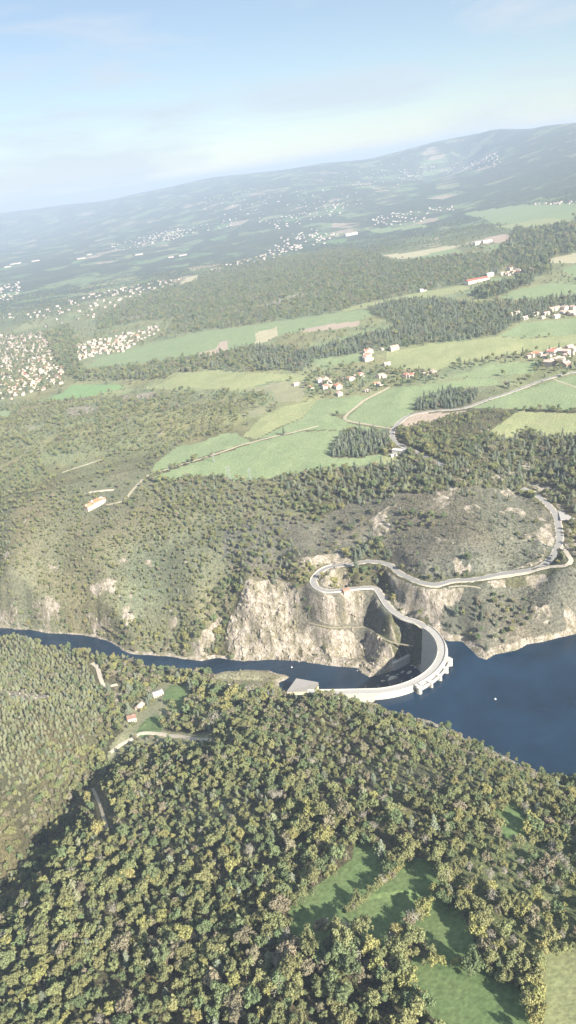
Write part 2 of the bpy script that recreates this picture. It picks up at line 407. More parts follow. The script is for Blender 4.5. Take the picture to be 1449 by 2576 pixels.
_nr = (GR > 640) & (GR < 1150); _s = np.nonzero(_nr); _x, _y = GX[_s], GY[_s]
GROCK[_s] = np.maximum(GROCK[_s], .62*sstep(.30, .52, fbm(_x, _y, 26, 4, 91))*sstep(-.1, .25, fbm(_x, _y, 150, 2, 92)))
sel = np.nonzero(GROCK > .02)
x, y = GX[sel], GY[sel]
amp = GROCK[sel]*np.where(GR[sel] > 1400, .3, 1.0)
crag = 10.0*(ridged(x*.95+.3*y, y*.4, 16, 4, 31)-.55) + 5.0*(ridged(x, y*.6, 7, 2, 33)-.5) + 2.2*(ridged(x, y, 3.2, 2, 35)-.5)
zz = GZ[sel]; lim = np.where(zz > 3, zz-1.5, zz-Z_RIV-1.0)       # crags never dip under the water line
dn = np.minimum(seg_dist(x, y, P_res, True), seg_dist(x, y, P_riv, True))
GZ[sel] = zz + amp*sstep(0, 10, dn)*np.maximum(crag, -np.maximum(lim, .3))

# ------------------------------------------------------------------ roads and tracks (centre lines), levelled into the land
def smooth_line(P, step):
    P = np.asarray(P, float); out = []
    n = len(P)
    for i in range(n-1):
        p0 = P[max(i-1,0)]; p1 = P[i]; p2 = P[i+1]; p3 = P[min(i+2,n-1)]
        k = max(2, int(np.linalg.norm((p2-p1)[:2])/step))
        for t in np.linspace(0, 1, k, endpoint=False):
            out.append(.5*((2*p1)+(-p0+p2)*t+(2*p0-5*p1+4*p2-p3)*t*t+(-p0+3*p1-3*p2+p3)*t**3))
    out.append(P[-1]); return np.array(out)
ROADS = [
 ('road','asphalt',6.4,None,[(1070,1577,6.2),(1048,1564,7.3),(1014,1553,9.5),(991,1539,11.5),(974,1522,13.2),(963,1505,15.3),(952,1488,17.3),(940,1478,19),(901,1479,21.5),(867,1483,23.5),(827,1487,25.5),(799,1479,27),(788,1463,28.4),(797,1446,30),(816,1431,31.5),(844,1423,33),(880,1420,34.2),(930,1412,36),(978,1420,37.3),(1003,1440,38),(1031,1454,39),(1059,1465,40),(1099,1470,40.8),(1138,1460,41.8),(1195,1457,43),(1252,1445,45),(1308,1437,47),(1359,1426,49.5),(1387,1403,51.5),(1404,1375,53),(1408,1350,54.5),(1404,1318,57),(1398,1294,59),(1377,1268,61.5),(1345,1241,64),(1314,1228,66)]),
 ('road','asphalt',6.0,'g',[(1115,1172),(1079,1153),(1053,1140),(1021,1126),(995,1113),(987,1095),(990,1079),(1016,1053),(1045,1040),(1100,1032),(1162,1027),(1220,1008),(1272,991),(1345,964),(1392,948),(1449,935),(1520,925)]),
 ('lane','track',4.6,'g',[(990,1079),(927,1068),(880,1060),(867,1053),(872,1043),(885,1032),(917,1006),(948,990),(979,974)]),
 ('lane','track',3.6,'g',[(1392,954),(1420,964),(1449,974),(1520,995)]),
 ('gravel_track','gravel',4.6,'g',[(1206,1458),(1256,1451),(1308,1444),(1352,1437),(1382,1429),(1421,1418),(1436,1408),(1432,1397),(1420,1387),(1411,1374)]),
 ('gravel_track','gravel',5.0,'g',[(1059,1468),(1085,1474),(1110,1472)]),
 ('dirt_track','track',3.4,'g',[(372,1194),(420,1180),(480,1161),(568,1133),(600,1121),(636,1111),(755,1083),(800,1070)]),
 ('dirt_track','track',3.6,'g',[(372,1194),(355,1210),(339,1226),(325,1243),(313,1257),(295,1264),(268,1270)]),
 ('dirt_track','track',3.4,'g',[(156,1189),(180,1180),(208,1171),(235,1162),(258,1155)]),
 ('dirt_track','gravel',5.0,'g',[(214,1240),(250,1235),(287,1231)]),
 ('gravel_road','gravel',3.8,'g',[(278,1895),(295,1878),(308,1867),(334,1855),(351,1847),(373,1845),(403,1847),(425,1850),(458,1853),(490,1859),(523,1856)]),
 ('gravel_road','gravel',4.2,'g',[(232,1668),(243,1677),(248,1690),(254,1710),(264,1724),(280,1725),(296,1724)]),
 ('gravel_road','gravel',5.0,'g',[(553,1722),(590,1727),(621,1730),(650,1733),(690,1736)]),
 ('footpath','path',1.6,'g',[(776,1567),(827,1575),(884,1584),(923,1586),(969,1607),(1014,1618),(1040,1622)]),
 ('footpath','track',2.0,'g',[(234,1986),(250,2022),(268,2080)]),
 ('footpath','track',1.6,'g',[(1128,1478),(1160,1470),(1195,1475),(1210,1482)]),
]
lines = []
for nm, mt, wd, mode, P in ROADS:
    if mode is None:
        P = np.array(P, float); xy = at_z(P[:,:2], P[:,2]); L = smooth_line(np.c_[xy, P[:,2]], 3.0)
    else:
        L = smooth_line(on_ground(P), 4.0)
        z = lookup(L[:,0], L[:,1]); kk = np.ones(9)/9
        z = np.convolve(np.pad(z, 4, mode='edge'), kk, 'valid'); L[:,2] = z
    lines.append((nm, mt, wd, L))
    hw = wd/2
    bx = (GX > L[:,0].min()-25) & (GX < L[:,0].max()+25) & (GY > L[:,1].min()-25) & (GY < L[:,1].max()+25) & (GR < 3500)
    s_ = np.nonzero(bx); x, y = GX[s_], GY[s_]
    dd, vv = seg_dist(x, y, L[::2] if len(L) > 30 else L, False, (L[::2] if len(L) > 30 else L)[:,2])
    soft = 15.0 if mode is None else 5.0
    wgt = 1-sstep(hw+1.2, hw+1.2+soft, dd)
    z0 = GZ[s_]
    GZ[s_] = z0*(1-wgt) + (vv-.35)*wgt
    if mode is None:            # rough cuttings and banks either side
        edge = sstep(hw+1.5, hw+6, dd)*(1-sstep(hw+14, hw+30, dd)); GZ[s_] += edge*(3.2*(ridged(x, y*.7, 11, 3, 71)-.5)+1.6*(ridged(x, y, 4.5, 2, 73)-.5)); GROCK[s_] = np.maximum(GROCK[s_], edge*.62*sstep(-.1, .35, fbm(x, y, 22, 3, 75)))
    GROCK[s_] *= 1-(1-sstep(hw+.5, hw+3, dd))

# the pool below the dam keeps its banks, however close the road comes
ii = np.nonzero((GR > 560) & (GR < 1100)); x, y = GX[ii], GY[ii]; dv_ = seg_dist(x, y, P_riv, True); iv_ = in_poly(x, y, P_riv)
GZ[ii] = np.where(iv_, np.minimum(GZ[ii], Z_RIV-.4-np.minimum(dv_*.35, 4)), np.minimum(GZ[ii], np.where(dv_ < 25, Z_RIV+.4+4.0*dv_, 1e6)))
# car park beside the upper road
CARPARK = on_ground([(1403,1283),(1438,1290),(1447,1305),(1410,1312)])
# ------------------------------------------------------------------ land cover
GREEN, BLUEGREEN, YELLOW, DRY, SOIL, BRIGHT, DULL = 'green','bluegreen','yellow','dry','soil','bright','dull'
FIELDS = [
 (GREEN,'short green meadow with tree shadows beside the hedge',[(725,2309),(765,2278),(844,2215),(889,2181),(895,2142),(923,2136),(946,2159),(974,2187),(912,2238),(872,2294),(816,2328),(787,2357),(748,2340)]),
 (GREEN,'green meadow on the far side of the leafy hedge',[(872,2317),(946,2255),(991,2204),(1014,2170),(1070,2181),(1116,2204),(1110,2238),(1070,2283),(1048,2323),(1003,2357),(974,2368),(935,2345),(901,2334)]),
 (GREEN,'small triangular meadow among single trees',[(1065,2345),(1116,2283),(1172,2317),(1195,2374),(1189,2396),(1138,2413),(1093,2391)]),
 (GREEN,'large green meadow at the bottom of the view',[(1025,2487),(1048,2430),(1121,2453),(1195,2453),(1269,2476),(1325,2527),(1308,2640),(1138,2640),(1093,2527)]),
 (YELLOW,'smooth pale green field in the bottom right corner',[(1366,2447),(1388,2408),(1460,2408),(1720,2400),(1800,2700),(1340,2700)]),
 (GREEN,'little grass clearing near the reservoir slope',[(1246,2057),(1286,2023),(1325,2051),(1308,2091),(1257,2085)]),
 (DULL,'rough grassy clearing round the three houses',[(405,1722),(472,1722),(487,1752),(452,1788),(402,1802),(412,1846),(530,1846),(530,1866),(430,1858),(340,1862),(290,1897),(272,1892),(318,1840),(316,1800),(342,1770),(385,1742)]),
 (GREEN,'round lawn beside the white walled house',[(412,1746),(425,1730),(447,1728),(470,1732),(464,1746),(436,1760),(419,1760)]),
 (GREEN,'lawn between the gravel road and the two houses',[(345,1838),(364,1816),(391,1805),(405,1822),(405,1840),(373,1843)]),
 (GREEN,'narrow lawn strip along the tree shadow',[(425,1776),(469,1750),(482,1755),(447,1778)]),
 (BLUEGREEN,'large blue green crop field above the pine belt',[(383,1202),(480,1166),(636,1115),(757,1086),(868,1084),(848,1112),(828,1150),(845,1152),(905,1152),(960,1140),(965,1155),(925,1172),(830,1180),(720,1197),(590,1214),(560,1197),(470,1197),(440,1207)]),
 (YELLOW,'pale field corner beside the farm sheds',[(930,1170),(965,1148),(985,1140),(1010,1160),(985,1172)]),
 (GREEN,'light green field above the dirt track',[(380,1190),(391,1166),(445,1124),(500,1114),(563,1091),(594,1088),(604,1098),(633,1109),(568,1130),(480,1158)]),
 (YELLOW,'yellow green field rising towards the village',[(610,1098),(656,1051),(719,1022),(758,1014),(800,1006),(760,1050),(700,1075),(645,1104)]),
 (GREEN,'long field between the dirt track and the lane',[(650,1104),(700,1078),(765,1050),(817,1037),(862,1055),(880,1066),(980,1080),(975,1088),(890,1086),(868,1082),(757,1082)]),
 (GREEN,'bright field enclosed by the curving lane',[(872,1050),(922,1008),(985,976),(1162,974),(1152,982),(1058,1006),(1042,1032),(1000,1068),(985,1074),(880,1061)]),
 (BLUEGREEN,'dark green field right below the village',[(797,1006),(849,1000),(925,995),(911,1011),(875,1042),(817,1037),(765,1050)]),
 (BLUEGREEN,'wide green field at the right edge',[(1178,1027),(1272,992),(1392,959),(1449,943),(1600,915),(1600,1030),(1449,1032),(1304,1029),(1267,1027)]),
 (YELLOW,'yellow green field above the dark pines at the right edge',[(1220,1094),(1304,1034),(1449,1040),(1600,1045),(1600,1100),(1449,1094),(1387,1100),(1319,1081),(1283,1105)]),
 (SOIL,'bare brown field beside the road junction',[(1002,1076),(1012,1058),(1045,1040),(1130,1038),(1175,1034),(1120,1052),(1060,1068),(1020,1075)]),
 (GREEN,'narrow green field below the red roofed hamlet',[(1131,951),(1215,922),(1293,911),(1360,908),(1340,938),(1215,948)]),
 (GREEN,'green strip along the village road',[(1060,968),(1190,953),(1256,953),(1251,966),(1162,974),(1068,976)]),
 (YELLOW,'broad dry meadow above the hamlet',[(969,885),(1089,864),(1157,859),(1251,846),(1330,852),(1449,842),(1600,832),(1600,860),(1449,864),(1340,885),(1267,896),(1162,906),(1100,932),(985,927)]),
 (BLUEGREEN,'green slope below the scattered white houses',[(1251,844),(1319,812),(1449,802),(1600,790),(1600,832),(1449,840),(1330,850)]),
 (BLUEGREEN,'green field left of the three storey houses',[(791,906),(911,888),(906,911),(849,917),(812,927)]),
 (BLUEGREEN,'green gap between two forest blocks',[(770,875),(927,828),(1006,815),(985,828),(849,859),(802,877)]),
 (BLUEGREEN,'long green field sweeping along the forest edge',[(214,926),(250,900),(365,869),(521,833),(755,801),(823,791),(922,778),(943,791),(906,807),(760,833),(692,846),(641,864),(573,885),(495,895),(406,906),(307,921),(224,929)]),
 (SOIL,'bare brown boot shaped field',[(490,893),(542,877),(555,859),(573,856),(573,885),(526,895)]),
 (DRY,'pale dry patch in the long green field',[(641,838),(698,822),(700,843),(672,859),(643,866)]),
 (SOIL,'thin brown ploughed strip below the pine wood',[(750,833),(817,817),(906,807),(901,820),(786,834)]),
 (YELLOW,'yellowish meadow between two woods',[(453,939),(547,931),(599,936),(667,939),(770,944),(770,958),(680,960),(600,985),(490,976),(443,981),(350,978),(401,967),(430,952)]),
 (BRIGHT,'bright green field next to the town',[(94,1010),(156,989),(182,968),(307,968),(313,973),(266,986),(219,999),(135,1007)]),
 (BLUEGREEN,'small green field at the left edge',[(-40,1034),(30,1034),(25,1052),(-40,1052)]),
 (DULL,'rough dull pasture left of the village',[(500,988),(600,985),(690,962),(770,960),(760,1010),(700,1012),(655,1045),(600,1050),(690,1010),(690,985)]),
 (SOIL,'brown field in front of the white barns',[(1168,612),(1267,589),(1293,597),(1288,607),(1215,615)]),
 (BLUEGREEN,'distant green field behind the forest',[(1006,649),(1089,628),(1141,625),(1178,636),(1058,654)]),
 (DRY,'distant pale field strip',[(948,646),(1110,620),(1162,617),(1141,625),(1016,651)]),
 (BLUEGREEN,'distant green field below the white barns',[(1215,618),(1314,609),(1330,617),(1236,627)]),
 (DRY,'pale yellow field at the right edge',[(1351,659),(1449,636),(1600,600),(1600,640),(1449,662),(1398,662)]),
 (BLUEGREEN,'green field under the pale yellow one',[(1408,680),(1449,664),(1600,645),(1600,690),(1449,700)]),
 (BLUEGREEN,'sloping green fields near the right edge',[(1256,748),(1309,727),(1387,712),(1449,716),(1600,700),(1600,740),(1449,745),(1330,757)]),
 (BLUEGREEN,'small green field beside the large red roof',[(1230,701),(1293,696),(1262,717),(1236,717)]),
 (YELLOW,'grassy ridge strip above the pine plantation',[(1047,738),(1162,717),(1189,727),(1058,753),(964,762),(900,778),(850,785),(900,768)]),
 (BLUEGREEN,'distant smooth green ridge',[(1162,536),(1309,515),(1449,510),(1600,490),(1600,530),(1449,549),(1345,565),(1241,565),(1220,550)]),
 (YELLOW,'distant pale green slope',[(1246,570),(1371,548),(1449,552),(1449,565),(1320,580)]),
 (BLUEGREEN,'distant field by the long white building',[(917,576),(1058,565),(1079,570),(953,586)]),
 (DRY,'pale ploughed field beside the hillside houses',[(444,717),(470,698),(498,692),(494,706),(462,719)]),
]
def field_mat(name, a, b, stripe=0.0):
    m = mat(name, a, 1.0, base2=b, scale=.035, bump=.25, bscale=.5, detail=8)
    n, l = m.node_tree.nodes, m.node_tree.links; bs = n['Principled BSDF']
    src = bs.inputs['Base Color'].links[0].from_socket
    g = n.new('ShaderNodeNewGeometry'); nz_ = n.new('ShaderNodeTexNoise'); nz_.inputs['Scale'].default_value = .4; nz_.inputs['Detail'].default_value = 5
    l.new(g.outputs['Position'], nz_.inputs['Vector'])
    mr = n.new('ShaderNodeMapRange'); mr.inputs['From Min'].default_value = .3; mr.inputs['From Max'].default_value = .7; mr.inputs['To Min'].default_value = .74; mr.inputs['To Max'].default_value = 1.24
    l.new(nz_.outputs['Fac'], mr.inputs['Value'])
    wv = n.new('ShaderNodeTexWave'); wv.inputs['Scale'].default_value = .06; wv.inputs['Distortion'].default_value = 7.0; wv.inputs['Detail'].default_value = 2
    mpn = n.new('ShaderNodeMapping'); mpn.inputs['Rotation'].default_value = (0, 0, .5)
    l.new(g.outputs['Position'], mpn.inputs['Vector']); l.new(mpn.outputs['Vector'], wv.inputs['Vector'])
    mr3 = n.new('ShaderNodeMapRange'); mr3.inputs['To Min'].default_value = .96; mr3.inputs['To Max'].default_value = 1.04
    l.new(wv.outputs['Fac'], mr3.inputs['Value'])
    mm = n.new('ShaderNodeMath'); mm.operation = 'MULTIPLY'; l.new(mr.outputs['Result'], mm.inputs[0]); l.new(mr3.outputs['Result'], mm.inputs[1])
    hs = n.new('ShaderNodeHueSaturation'); l.new(src, hs.inputs['Color']); l.new(mm.outputs[0], hs.inputs['Value']); l.new(hs.outputs['Color'], bs.inputs['Base Color'])
    return m
FM = {GREEN: field_mat('meadow_green', (.11,.17,.065), (.16,.21,.085)), BLUEGREEN: field_mat('crop_green', (.185,.24,.12), (.225,.268,.14)),
      YELLOW: field_mat('pale_grass', (.235,.265,.125), (.29,.295,.15)), DRY: field_mat('dry_grass', (.36,.33,.21), (.42,.38,.25)),
      SOIL: field_mat('bare_soil', (.35,.28,.215), (.40,.32,.25)), BRIGHT: field_mat('bright_grass', (.17,.265,.115), (.20,.29,.125)),
      DULL: field_mat('rough_pasture', (.22,.225,.13), (.265,.255,.155))}
FW = [(k, lb, gpoly(p)) for k, lb, p in FIELDS]

# faces of the survey grid
FX = (GX[:-1,:-1]+GX[1:,1:])/2; FY = (GY[:-1,:-1]+GY[1:,1:])/2
FZ = np.zeros(FX.shape, int)
for k, (c, lb, P) in enumerate(FW):
    if k < 10:
        for dy in (-7., -4., 3., 6., 9.): FZ[in_poly(FX, FY+dy, P)] = k+1
    FZ[in_poly(FX, FY, P)] = k+1
# vertex cover colour for the open country
def lin(c): return np.array(c, float)
C_FLOOR, C_HEATH, C_GRASS = lin((.115,.11,.065)), lin((.15,.145,.113)), lin((.22,.235,.13))
HEATH = [gpoly(p) for p in ([(740,1330),(880,1262),(1100,1232),(1310,1236),(1395,1300),(1400,1380),(1300,1434),(1080,1458),(1000,1425),(960,1360),(850,1405),(760,1425)],
  [(1110,1478),(1449,1430),(1600,1400),(1600,1560),(1449,1590),(1200,1650),(1100,1600)],
  [(750,1480),(940,1485),(1040,1570),(1040,1620),(930,1610),(860,1585),(750,1600)],
  [(570,1310),(760,1300),(780,1440),(640,1455),(560,1400)])]
C_SCRUB = lin((.165,.165,.105))
GC = np.zeros(GX.shape+(3,)); gw = sstep(1150, 1350, GR)[...,None]
GC[:] = C_FLOOR*(1-gw)+C_GRASS*gw
for P in HEATH:
    k = in_poly(GX, GY, P); GC[k] = C_HEATH
for _p in ([(-300,1030),(110,1010),(690,985),(700,1030),(590,1060),(450,1120),(390,1165),(430,1215),(700,1205),(800,1330),(640,1460),(560,1560),(490,1650),(340,1640),(0,1580),(-300,1570)],):
    GC[in_poly(GX, GY, gpoly(_p)) & (GC[...,0] < .13)] = C_SCRUB
GC[in_poly(GX, GY, gpoly([(535,1700),(580,1686),(680,1688),(730,1704),(702,1742),(640,1748),(560,1740)]))] = lin((.24,.215,.14))
GC[in_poly(GX, GY, gpoly([(1120,2130),(1250,2095),(1449,2080),(1600,2080),(1600,2390),(1449,2400),(1380,2390),(1300,2440),(1210,2420),(1180,2300),(1120,2200)]))] = lin((.135,.155,.075))
GC *= (1+.30*fbm(GX, GY, 35, 4, 41))[...,None]
GC = GC*(1+np.stack([.16*fbm(GX, GY, 90, 3, 43), .05*fbm(GX, GY, 60, 3, 44), -.10*fbm(GX, GY, 90, 3, 43)], -1))
# drawdown band: bleached rock just above the reservoir level
ii = np.nonzero((GR < 1500) & (GR > 330)); x, y = GX[ii], GY[ii]
dr = seg_dist(x, y, P_res, True); zr = GZ[ii]
bandv = (dr < 9+4*fbm(x, y, 20, 2, 51)) & (zr < 4.2) & (zr > -8) & (np.hypot(x-DC[0], y-DC[1]) > 66)
dv = seg_dist(x, y, P_riv, True)
bandv2 = (dv < 4.5+3*fbm(x, y, 16, 2, 52)) & (zr < Z_RIV+2.5)
tmp = GROCK[ii]; tmp = np.where(bandv, np.maximum(tmp, .9), tmp); tmp = np.where(bandv2, np.maximum(tmp, .55), tmp); GROCK[ii] = tmp
GFAR = sstep(2600, 4200, GR)

def terrain_material():
    m = bpy.data.materials.new('open_country'); m.use_nodes = True; n, l = m.node_tree.nodes, m.node_tree.links
    b = n['Principled BSDF']; b.inputs['Roughness'].default_value = 1.0; b.inputs['Specular IOR Level'].default_value = .1
    g = n.new('ShaderNodeNewGeometry')
    ac = n.new('ShaderNodeAttribute'); ac.attribute_name = 'cover'
    ar = n.new('ShaderNodeAttribute'); ar.attribute_name = 'rock'
    af = n.new('ShaderNodeAttribute'); af.attribute_name = 'far'
    def noise(s, d=5, r=.6, vec=None):
        t = n.new('ShaderNodeTexNoise'); t.inputs['Scale'].default_value = s; t.inputs['Detail'].default_value = d; t.inputs['Roughness'].default_value = r
        l.new(vec or g.outputs['Position'], t.inputs['Vector']); return t.outputs['Fac']
    def ramp(src, a, ca, b_, cb):
        t = n.new('ShaderNodeValToRGB'); t.color_ramp.elements[0].position = a; t.color_ramp.elements[0].color = (*ca, 1)
        t.color_ramp.elements[1].position = b_; t.color_ramp.elements[1].color = (*cb, 1); l.new(src, t.inputs['Fac']); return t
    def mix(f, a, b_, mode='MIX'):
        t = n.new('ShaderNodeMix'); t.data_type = 'RGBA'; t.blend_type = mode
        if isinstance(f, float): t.inputs['Factor'].default_value = f
        else: l.new(f, t.inputs['Factor'])
        l.new(a, t.inputs['A']); l.new(b_, t.inputs['B']); return t.outputs['Result']
    # tufts and litter
    tuft = ramp(noise(.42, 8, .78), .38, (.42,.44,.44), .64, (1.55,1.5,1.42))
    near_c = mix(1.0, ac.outputs['Color'], tuft.outputs['Color'], 'MULTIPLY')
    # far patchwork of fields, hedges and woods
    mp_ = n.new('ShaderNodeMapping'); mp_.inputs['Rotation'].default_value = (0,0,.35); mp_.inputs['Scale'].default_value = (.0062,.0030,0)
    l.new(g.outputs['Position'], mp_.inputs['Vector'])
    vo = n.new('ShaderNodeTexVoronoi'); vo.inputs['Scale'].default_value = 1.0; vo.inputs['Randomness'].default_value = 1.0
    l.new(mp_.outputs['Vector'], vo.inputs['Vector'])
    sp = n.new('ShaderNodeSeparateColor'); l.new(vo.outputs['Color'], sp.inputs['Color'])
    fr = n.new('ShaderNodeValToRGB'); fr.color_ramp.interpolation = 'CONSTANT'
    e = fr.color_ramp.elements; e[0].color = (.08,.10,.065,1); e[1].position = .38; e[1].color = (.16,.205,.11,1)
    for p, c in ((.56,(.11,.13,.08,1)),(.70,(.21,.225,.13,1)),(.82,(.14,.20,.10,1)),(.93,(.31,.26,.19,1))):
        q = e.new(p); q.color = c
    l.new(sp.outputs[0], fr.inputs['Fac'])
    wood = ramp(noise(.0026, 8, .68), .46, (0,0,0), .52, (1,1,1))
    woodc = n.new('ShaderNodeRGB'); woodc.outputs[0].default_value = (.08,.095,.065,1)
    farc = mix(wood.outputs['Color'], fr.outputs['Color'], woodc.outputs[0])
    ft = ramp(noise(.03, 5, .7), .38, (.7,.7,.7), .64, (1.3,1.3,1.3)); farc = mix(1.0, farc, ft.outputs['Color'], 'MULTIPLY')
    c1 = mix(af.outputs['Fac'], near_c, farc)
    # rock
    ms_ = n.new('ShaderNodeMapping'); ms_.inputs['Scale'].default_value = (1, 1, .32); l.new(g.outputs['Position'], ms_.inputs['Vector'])
    rk = ramp(noise(.34, 8, .78, ms_.outputs['Vector']), .34, (.22,.19,.155), .64, (.52,.465,.39))
    lich = ramp(noise(.11, 7, .75, ms_.outputs['Vector']), .44, (0,0,0), .58, (.8,.8,.8))
    moss = n.new('ShaderNodeRGB'); moss.outputs[0].default_value = (.17,.155,.09,1)
    rkc = mix(lich.outputs['Color'], rk.outputs['Color'], moss.outputs[0])
    mv_ = n.new('ShaderNodeMapping'); mv_.inputs['Scale'].default_value = (.30, .30, .11)
    wq = n.new('ShaderNodeTexNoise'); wq.inputs['Scale'].default_value = .25; wq.inputs['Detail'].default_value = 4; l.new(g.outputs['Position'], wq.inputs['Vector'])
    va = n.new('ShaderNodeVectorMath'); va.operation = 'MULTIPLY_ADD'; va.inputs[1].default_value = (7, 7, 7); l.new(wq.outputs['Color'], va.inputs[0]); l.new(g.outputs['Position'], va.inputs[2])
    l.new(va.outputs[0], mv_.inputs['Vector'])
    vk = n.new('ShaderNodeTexVoronoi'); vk.feature = 'DISTANCE_TO_EDGE'; vk.inputs['Scale'].default_value = 1.0; l.new(mv_.outputs['Vector'], vk.inputs['Vector'])
    ck = ramp(vk.outputs['Distance'], .0, (.52,.49,.46), .09, (1,1,1)); rkc = mix(1.0, rkc, ck.outputs['Color'], 'MULTIPLY')
    nm = noise(.22, 6, .7); ad = n.new('ShaderNodeMath'); ad.operation = 'ADD'; l.new(nm, ad.inputs[0]); l.new(ar.outputs['Fac'], ad.inputs[1])
    rm = ramp(ad.outputs[0], .92, (0,0,0), 1.12, (1,1,1))
    c2 = mix(rm.outputs['Color'], c1, rkc)
    l.new(c2, b.inputs['Base Color'])
    bp = n.new('ShaderNodeBump'); bp.inputs['Distance'].default_value = 1.1; bp.inputs['Strength'].default_value = .9
    l.new(noise(.45, 7, .7), bp.inputs['Height']); l.new(bp.outputs['Normal'], b.inputs['Normal'])
    return m
M['terrain'] = terrain_material()

vid = np.arange(NR*NTH).reshape(NR, NTH)
quads = np.stack([vid[:-1,:-1], vid[:-1,1:], vid[1:,1:], vid[1:,:-1]], -1)      # seen from above counter-clockwise is checked below
VX = np.stack([GX, GY, GZ], -1).reshape(-1, 3)
def grid_obj(name, mask, mt, attrs=False):
    q = quads[mask].reshape(-1, 4)[:, ::-1]
    u, inv = np.unique(q.ravel(), return_inverse=True)
    me = bpy.data.meshes.new(name)
    me.vertices.add(len(u)); me.vertices.foreach_set('co', VX[u].astype(np.float32).ravel())
    nf = len(q); me.loops.add(nf*4); me.loops.foreach_set('vertex_index', inv.astype(np.int32).ravel())
    me.polygons.add(nf); me.polygons.foreach_set('loop_start', np.arange(0, nf*4, 4, dtype=np.int32)); me.polygons.foreach_set('loop_total', np.full(nf, 4, np.int32))
    me.update(calc_edges=True)
    if attrs:
        a = me.attributes.new('cover', 'FLOAT_COLOR', 'POINT'); a.data.foreach_set('color', np.c_[GC.reshape(-1,3)[u], np.ones(len(u))].astype(np.float32).ravel())
        a = me.attributes.new('rock', 'FLOAT', 'POINT'); a.data.foreach_set('value', GROCK.reshape(-1)[u].astype(np.float32))
        a = me.attributes.new('far', 'FLOAT', 'POINT'); a.data.foreach_set('value', GFAR.reshape(-1)[u].astype(np.float32))
    return link(name, me, mt, smooth=True)
# the big cliff is its own piece of the setting
CLIFFP = ROCKW[0][2]; cl = in_poly(FX, FY, CLIFFP) & (FZ == 0); FZ[cl] = -1
tag(grid_obj('terrain', FZ == 0, M['terrain'], True), 'wooded gorge slopes and open country reaching to the hazy ridge', kind='structure')
tag(grid_obj('cliff', FZ == -1, M['terrain'], True), 'large pale rock cliff rising straight from the river', kind='structure')
fields_built = []
for k, (c, lb, P) in enumerate(FW):
    mk = FZ == k+1
    if mk.sum() < 3: continue
    o = grid_obj('ploughed_field' if c == SOIL else 'meadow', mk, FM[BLUEGREEN if c == GREEN and k > 9 else c]); tag(o, lb, kind='structure')

# ------------------------------------------------------------------ water
def water_mat(name, base, rough, sc, dist):
    m = mat(name, base, rough, .3, .02, spec=.5); n, l = m.node_tree.nodes, m.node_tree.links
    b = n['Principled BSDF']; b.inputs['IOR'].default_value = 1.33
    wg = n.new('ShaderNodeNewGeometry'); wm_ = n.new('ShaderNodeMapping'); wm_.inputs['Rotation'].default_value = (0,0,.6); wm_.inputs['Scale'].default_value = (.006,.025,1)
    wt = n.new('ShaderNodeTexNoise'); wt.inputs['Scale'].default_value = 1; wt.inputs['Detail'].default_value = 6
    l.new(wg.outputs['Position'], wm_.inputs['Vector']); l.new(wm_.outputs['Vector'], wt.inputs['Vector'])
    wr = n.new('ShaderNodeMapRange'); wr.inputs['From Min'].default_value = .35; wr.inputs['From Max'].default_value = .65; wr.inputs['To Min'].default_value = rough*.4; wr.inputs['To Max'].default_value = rough*2.4
    l.new(wt.outputs['Fac'], wr.inputs['Value']); l.new(wr.outputs['Result'], b.inputs['Roughness'])
    g = n.new('ShaderNodeNewGeometry'); t = n.new('ShaderNodeTexNoise'); t.inputs['Scale'].default_value = sc; t.inputs['Detail'].default_value = 4
    l.new(g.outputs['Position'], t.inputs['Vector']); bp = n.new('ShaderNodeBump'); bp.inputs['Distance'].default_value = dist; bp.inputs['Strength'].default_value = 1
    l.new(t.outputs['Fac'], bp.inputs['Height']); l.new(bp.outputs['Normal'], b.inputs['Normal'])
    return m
def flat_poly(name, P, z, mt):
    bm = bmesh.new(); vs = [bm.verts.new((x, y, z)) for x, y in P]; f = bm.faces.new(vs)
    bmesh.ops.triangulate(bm, faces=[f]); bmesh.ops.recalc_face_normals(bm, faces=bm.faces)
    if sum(f.normal.z for f in bm.faces) < 0: bmesh.ops.reverse_faces(bm, faces=bm.faces)
    me = bpy.data.meshes.new(name); bm.to_mesh(me); bm.free()
    return link(name, me, mt)
def grow(P, d):
    P = np.array(P); n = len(P); out = []
    s = sum(P[i,0]*P[(i+1)%n,1]-P[(i+1)%n,0]*P[i,1] for i in range(n)); s = 1 if s > 0 else -1
    for i in range(n):
        t = P[(i+1)%n]-P[i-1]; t = t/max(np.linalg.norm(t), 1e-6); out.append((P[i,0]+s*t[1]*d, P[i,1]-s*t[0]*d))
    return out
def outer(P, d):                     # reach a little under the banks, but not through the dam
    G = grow(P, d); return [p if np.hypot(p[0]-DC[0], p[1]-DC[1]) > 74 or np.hypot(p[0]-DC[0], p[1]-DC[1]) < 55 else q for p, q in zip(G, P)]
M['lake'] = water_mat('reservoir_water', (.009,.026,.050), .12, .35, .05)
M['river'] = water_mat('river_water', (.010,.025,.045), .14, .5, .08)
tag(flat_poly('reservoir_water', outer(P_res, 1.5), 0.0, M['lake']), 'dark blue reservoir water behind the dam', kind='structure')
tag(flat_poly('river_water', outer(P_riv, 1.5), Z_RIV, M['river']), 'dark blue river in the gorge below the dam', kind='structure')

